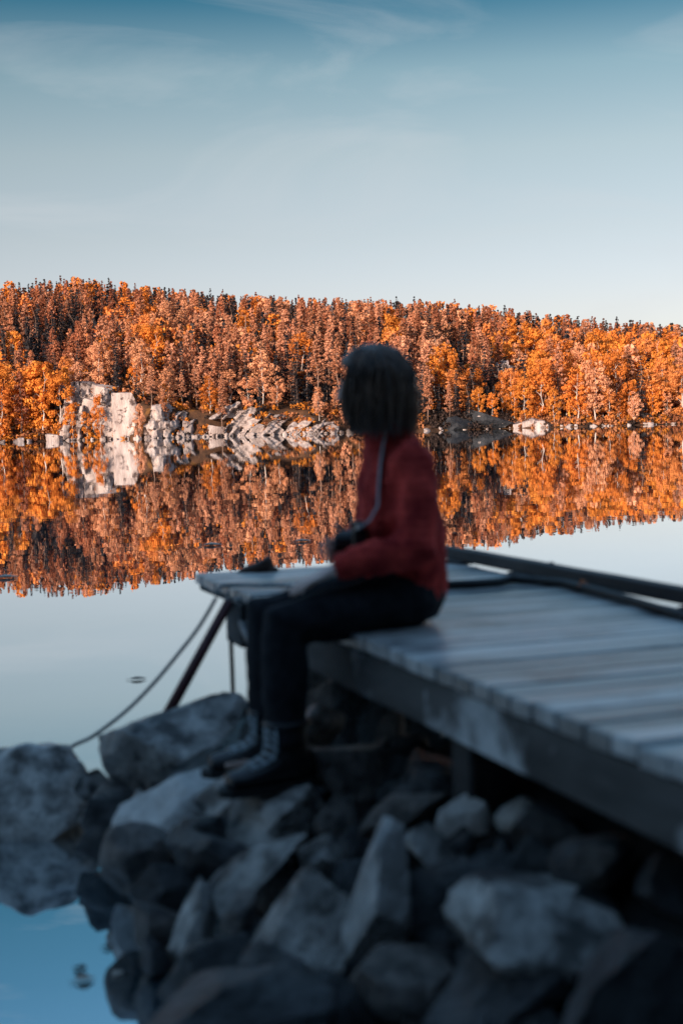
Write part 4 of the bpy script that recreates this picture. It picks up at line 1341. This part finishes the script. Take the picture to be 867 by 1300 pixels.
    ring = [V3((-0.25 + SX + 0.068 * math.cos(a), 0.068 * math.sin(a), 0.613 - 0.022 * math.cos(a))) for a in np.linspace(0, 2 * math.pi, 25)]
    tube(bm, ring, 0.016, 8)
    bm_obj('collar', bm, M_KNIT, sw, True)
    for s in (1, -1):
        a, b, c = arm(s)
        d = (c - b).normalized()
        bm = bmesh.new()
        loft(bm, [(c - d * 0.03, 0.043, 0.043, d, (0, 0, 1)), (c - d * 0.005, 0.042, 0.042, d, (0, 0, 1)), (c + d * 0.018, 0.036, 0.036, d, (0, 0, 1))], 16)
        bm_obj('cuff', bm, M_KNIT, sw, True)

    # --- trousers
    bm = bmesh.new()
    loft(bm, [(V3((-0.300 + SX, 0, 0.022)), 0.145, 0.098, (0, 0, 1), Y), (V3((-0.305 + SX, 0, 0.07)), 0.170, 0.114, (0, 0, 1), Y), (V3((-0.310 + SX, 0, 0.14)), 0.162, 0.108, (0, 0, 1), Y), (V3((-0.310 + SX, 0, 0.20)), 0.145, 0.098, (0, 0, 1), Y)], 22)
    for s in (1, -1):
        a, b, c = leg(s)
        limb(bm, a + V3((0, 0, 0.004)), b, c + V3((0, 0, 0.0)), (0.094, 0.086, 0.068, 0.070, 0.060), 16)
    me = remesh(bm, 0.008, 5, 0.5, lambda p: mnoise.noise(Vector((p.x * 11, p.y * 11, p.z * 11))) * 0.009 + mnoise.noise(Vector((p.x * 26, p.y * 26, p.z * 26))) * 0.004)
    link('trousers', me, M_TROUSER, person)

    # --- boots
    for s in (1, -1):
        a, b, c = leg(s)
        yaw = R(8 * s)
        rz = Matrix.Rotation(yaw, 3, 'Z')
        o = V3((c.x, c.y, c.z))
        L = lambda x, y, z: o + rz @ V3((x, y, z))
        ax = rz @ V3((1, 0, 0))
        sy = rz @ V3((0, 1, 0))
        bm = bmesh.new()
        loft(bm, [(L(-0.005, 0, 0.06), 0.056, 0.062, (0, 0, -1), sy), (L(-0.005, 0, 0.0), 0.053, 0.060, (0, 0, -1), sy), (L(-0.01, 0, -0.05), 0.047, 0.058, (0.1, 0, -1), sy), (L(-0.012, 0, -0.085), 0.044, 0.062, (0.1, 0, -1), sy)], 18)
        loft(bm, [(L(-0.072, 0, -0.075), 0.034, 0.036, ax, sy), (L(-0.03, 0, -0.066), 0.043, 0.048, ax, sy), (L(0.03, 0, -0.062), 0.045, 0.052, ax, sy), (L(0.085, 0, -0.076), 0.049, 0.038, ax, sy), (L(0.14, 0, -0.084), 0.050, 0.030, ax, sy), (L(0.185, 0, -0.088), 0.038, 0.024, ax, sy)], 18)
        boot = link('boot', remesh(bm, 0.006, 4, 0.5), M_BOOT, person)
        bm = bmesh.new()
        outline = [(-0.105, 0.0), (-0.098, 0.030), (-0.06, 0.042), (0.0, 0.040), (0.07, 0.050), (0.14, 0.052), (0.19, 0.040), (0.215, 0.012), (0.215, -0.012), (0.19, -0.040), (0.14, -0.052), (0.07, -0.050), (0.0, -0.040), (-0.06, -0.042), (-0.098, -0.030)]
        rows = []
        for z in (-0.130, -0.106):
            rows.append([bm.verts.new(L(x, y, z + (0.012 if z < -0.12 and -0.04 < x < 0.03 else 0))) for x, y in outline])
        n = len(outline)
        for k in range(n):
            bm.faces.new((rows[0][k], rows[0][(k + 1) % n], rows[1][(k + 1) % n], rows[1][k]))
        bm.faces.new(rows[0][::-1])
        bm.faces.new(rows[1])
        bm_obj('sole', bm, M_HOSE, boot)
        bm = bmesh.new()       # laces up the instep and shaft
        for k, (x, z, w) in enumerate(((0.112, -0.045, 0.030), (0.088, -0.035, 0.034), (0.064, -0.02, 0.036), (0.054, 0.002, 0.038), (0.056, 0.025, 0.038), (0.058, 0.046, 0.038))):
            tube(bm, [L(x - 0.012, -w, z - 0.012), L(x + 0.002, -w * 0.4, z), L(x + 0.002, w * 0.4, z), L(x - 0.012, w, z - 0.012)], 0.0045, 6)
        for sy_ in (-1, 1):
            tube(bm, [L(0.125, 0.030 * sy_, -0.056), L(0.088, 0.036 * sy_, -0.046), L(0.056, 0.040 * sy_, -0.03), L(0.048, 0.042 * sy_, 0.0), L(0.048, 0.042 * sy_, 0.055)], 0.004, 6)
        bm_obj('lace', bm, M_LACE, boot, True)
        bm = bmesh.new()
        ring = [L(-0.005 + 0.064 * math.cos(t), 0.058 * math.sin(t), 0.062) for t in np.linspace(0, 2 * math.pi, 19)]
        tube(bm, ring, 0.010, 8)
        bm_obj('padded_collar', bm, M_BOOT, boot, True)

    # --- hair: a chin-length bob, a full shell with loose locks
    bm = bmesh.new()
    rot = Matrix.Rotation(HEAD_YAW, 3, 'Z')
    H = lambda v: HEAD + rot @ Vector(v)
    vs = ball(bm, (0, 0, 0), (1, 1, 1), None, 40, 30)
    for v in vs:
        x, y, z = v.co
        q = Vector((x * 0.122, y * 0.112, z * 0.134 + 0.006))
        if z < 0:
            k = -z
            q.x = x * (0.122 + 0.010 * k) if k < 0.75 else x * 0.1295
            q.y = y * (0.112 + 0.016 * k)
            q.z = 0.006 - 0.138 * (k ** 0.8)
            hr = math.hypot(q.x, q.y)
            if k > 0.6 and hr > 1e-5:
                sc = max(hr, 0.080) / hr
                q.x *= sc
                q.y *= sc
        # face opening
        if x > 0.25 and z < 0.42 and abs(y) < 0.97:
            q.x = min(q.x, 0.055 + 0.02 * max(z, 0))
        elif x > 0:
            q.x *= 0.93
        v.co = H(q)
    me = remesh(bm, 0.006, 3, 0.5, lambda p: 0.012 * mnoise.noise(Vector((p.x * 18, p.y * 18, p.z * 4))) + 0.007 * mnoise.noise(Vector((p.x * 55, p.y * 55, p.z * 7))))
    hair = link('hair', me, M_HAIR, person)
    rh = random.Random(3)
    bm = bmesh.new()
    for k in range(760):
        a = rh.uniform(0, 2 * math.pi)
        if abs(((a + math.pi) % (2 * math.pi)) - math.pi) < 0.92:
            continue
        el = rh.uniform(0.25, 1.35)
        p0_ = Vector((0.121 * math.cos(a) * math.cos(el), 0.111 * math.sin(a) * math.cos(el), 0.132 * math.sin(el) + 0.006))
        out = rh.uniform(0.94, 1.12) + (rh.uniform(0, 0.14) if rh.random() < 0.2 else 0) + 0.10 * max(0.0, math.cos(a))
        zb = -rh.uniform(0.075, 0.165)
        pts = []
        for j in range(6):
            t = j / 5
            ang = a + rh.gauss(0, 0.03)
            rr0 = math.hypot(p0_.x, p0_.y)
            rad = rr0 + (0.126 * out - rr0) * min(1, 1.6 * t) ** 0.7 + 0.005 * math.sin(t * 7 + k) - 0.008 * t ** 3
            zc = p0_.z + (zb - p0_.z) * t ** (1.0 + 0.6 * (el > 0.8))
            pts.append(H((rad * math.cos(ang), rad * math.sin(ang) * 0.97, zc)))
        tube(bm, pts, [0.003, 0.0042, 0.0045, 0.004, 0.003, 0.001], 4)
    hl = bm_obj('hair_locks', bm, M_HAIR, hair, True)
    hl['kind'] = 'stuff'

    # --- camera held in the lap, strap round the neck: things of their own
    cam_c = V3((-0.080, 0.02, 0.262))
    M = person.matrix_basis
    cr = empty('photo_camera', M @ cam_c, (0, R(0), person_ang + R(-18)))
    tag(cr, "black camera with a shiny lens held in the person's lap", 'camera')
    bm = bmesh.new()
    bx(bm, (0, 0, 0), (0.045, 0.125, 0.075), None, 0.008)
    bx(bm, (0.004, 0, 0.046), (0.045, 0.05, 0.026), None, 0.008)
    bx(bm, (0.018, -0.05, -0.004), (0.03, 0.028, 0.07), None, 0.008)
    bm_obj('camera_body', bm, M_CAMBODY, cr)
    bm = bmesh.new()
    bmesh.ops.create_cone(bm, cap_ends=True, segments=24, radius1=0.033, radius2=0.030, depth=0.055, matrix=Matrix.Translation((0.048, 0.008, -0.002)) @ Matrix.Rotation(R(90), 4, 'Y'))
    ln = bm_obj('lens', bm, M_CAMBODY, cr, False)
    bm = bmesh.new()
    ball(bm, (0.073, 0.008, -0.002), (0.008, 0.024, 0.024), None, 16, 10)
    bm_obj('front_glass', bm, M_GLASS, ln, True)
    bm = bmesh.new()
    for yv in (0.03, 0.05):
        bmesh.ops.create_cone(bm, cap_ends=True, segments=14, radius1=0.011, radius2=0.011, depth=0.014, matrix=Matrix.Translation((0, yv + 0.004, 0.044)))
    bm_obj('dial', bm, M_CHROME, cr)
    bm = bmesh.new()
    lp = [(a + SX, b, c) for a, b, c in [(-0.125, 0.080, 0.300), (-0.160, 0.094, 0.325), (-0.186, 0.100, 0.37), (-0.188, 0.104, 0.43), (-0.198, 0.100, 0.50), (-0.215, 0.088, 0.565), (-0.235, 0.078, 0.600), (-0.29, 0.055, 0.615), (-0.325, 0.0, 0.61), (-0.29, -0.055, 0.615), (-0.225, -0.085, 0.595), (-0.23, -0.085, 0.54), (-0.24, -0.07, 0.45), (-0.23, -0.05, 0.35), (-0.14, -0.03, 0.290)]]
    tube(bm, [V3(p) for p in lp], 0.0105, 8, 0.2, (0, 1, 0.05))
    st = bm_obj('strap', bm, M_STRAP, None, True)
    st.parent = cr
    st.matrix_basis = cr.matrix_basis.inverted() @ M
build_person()
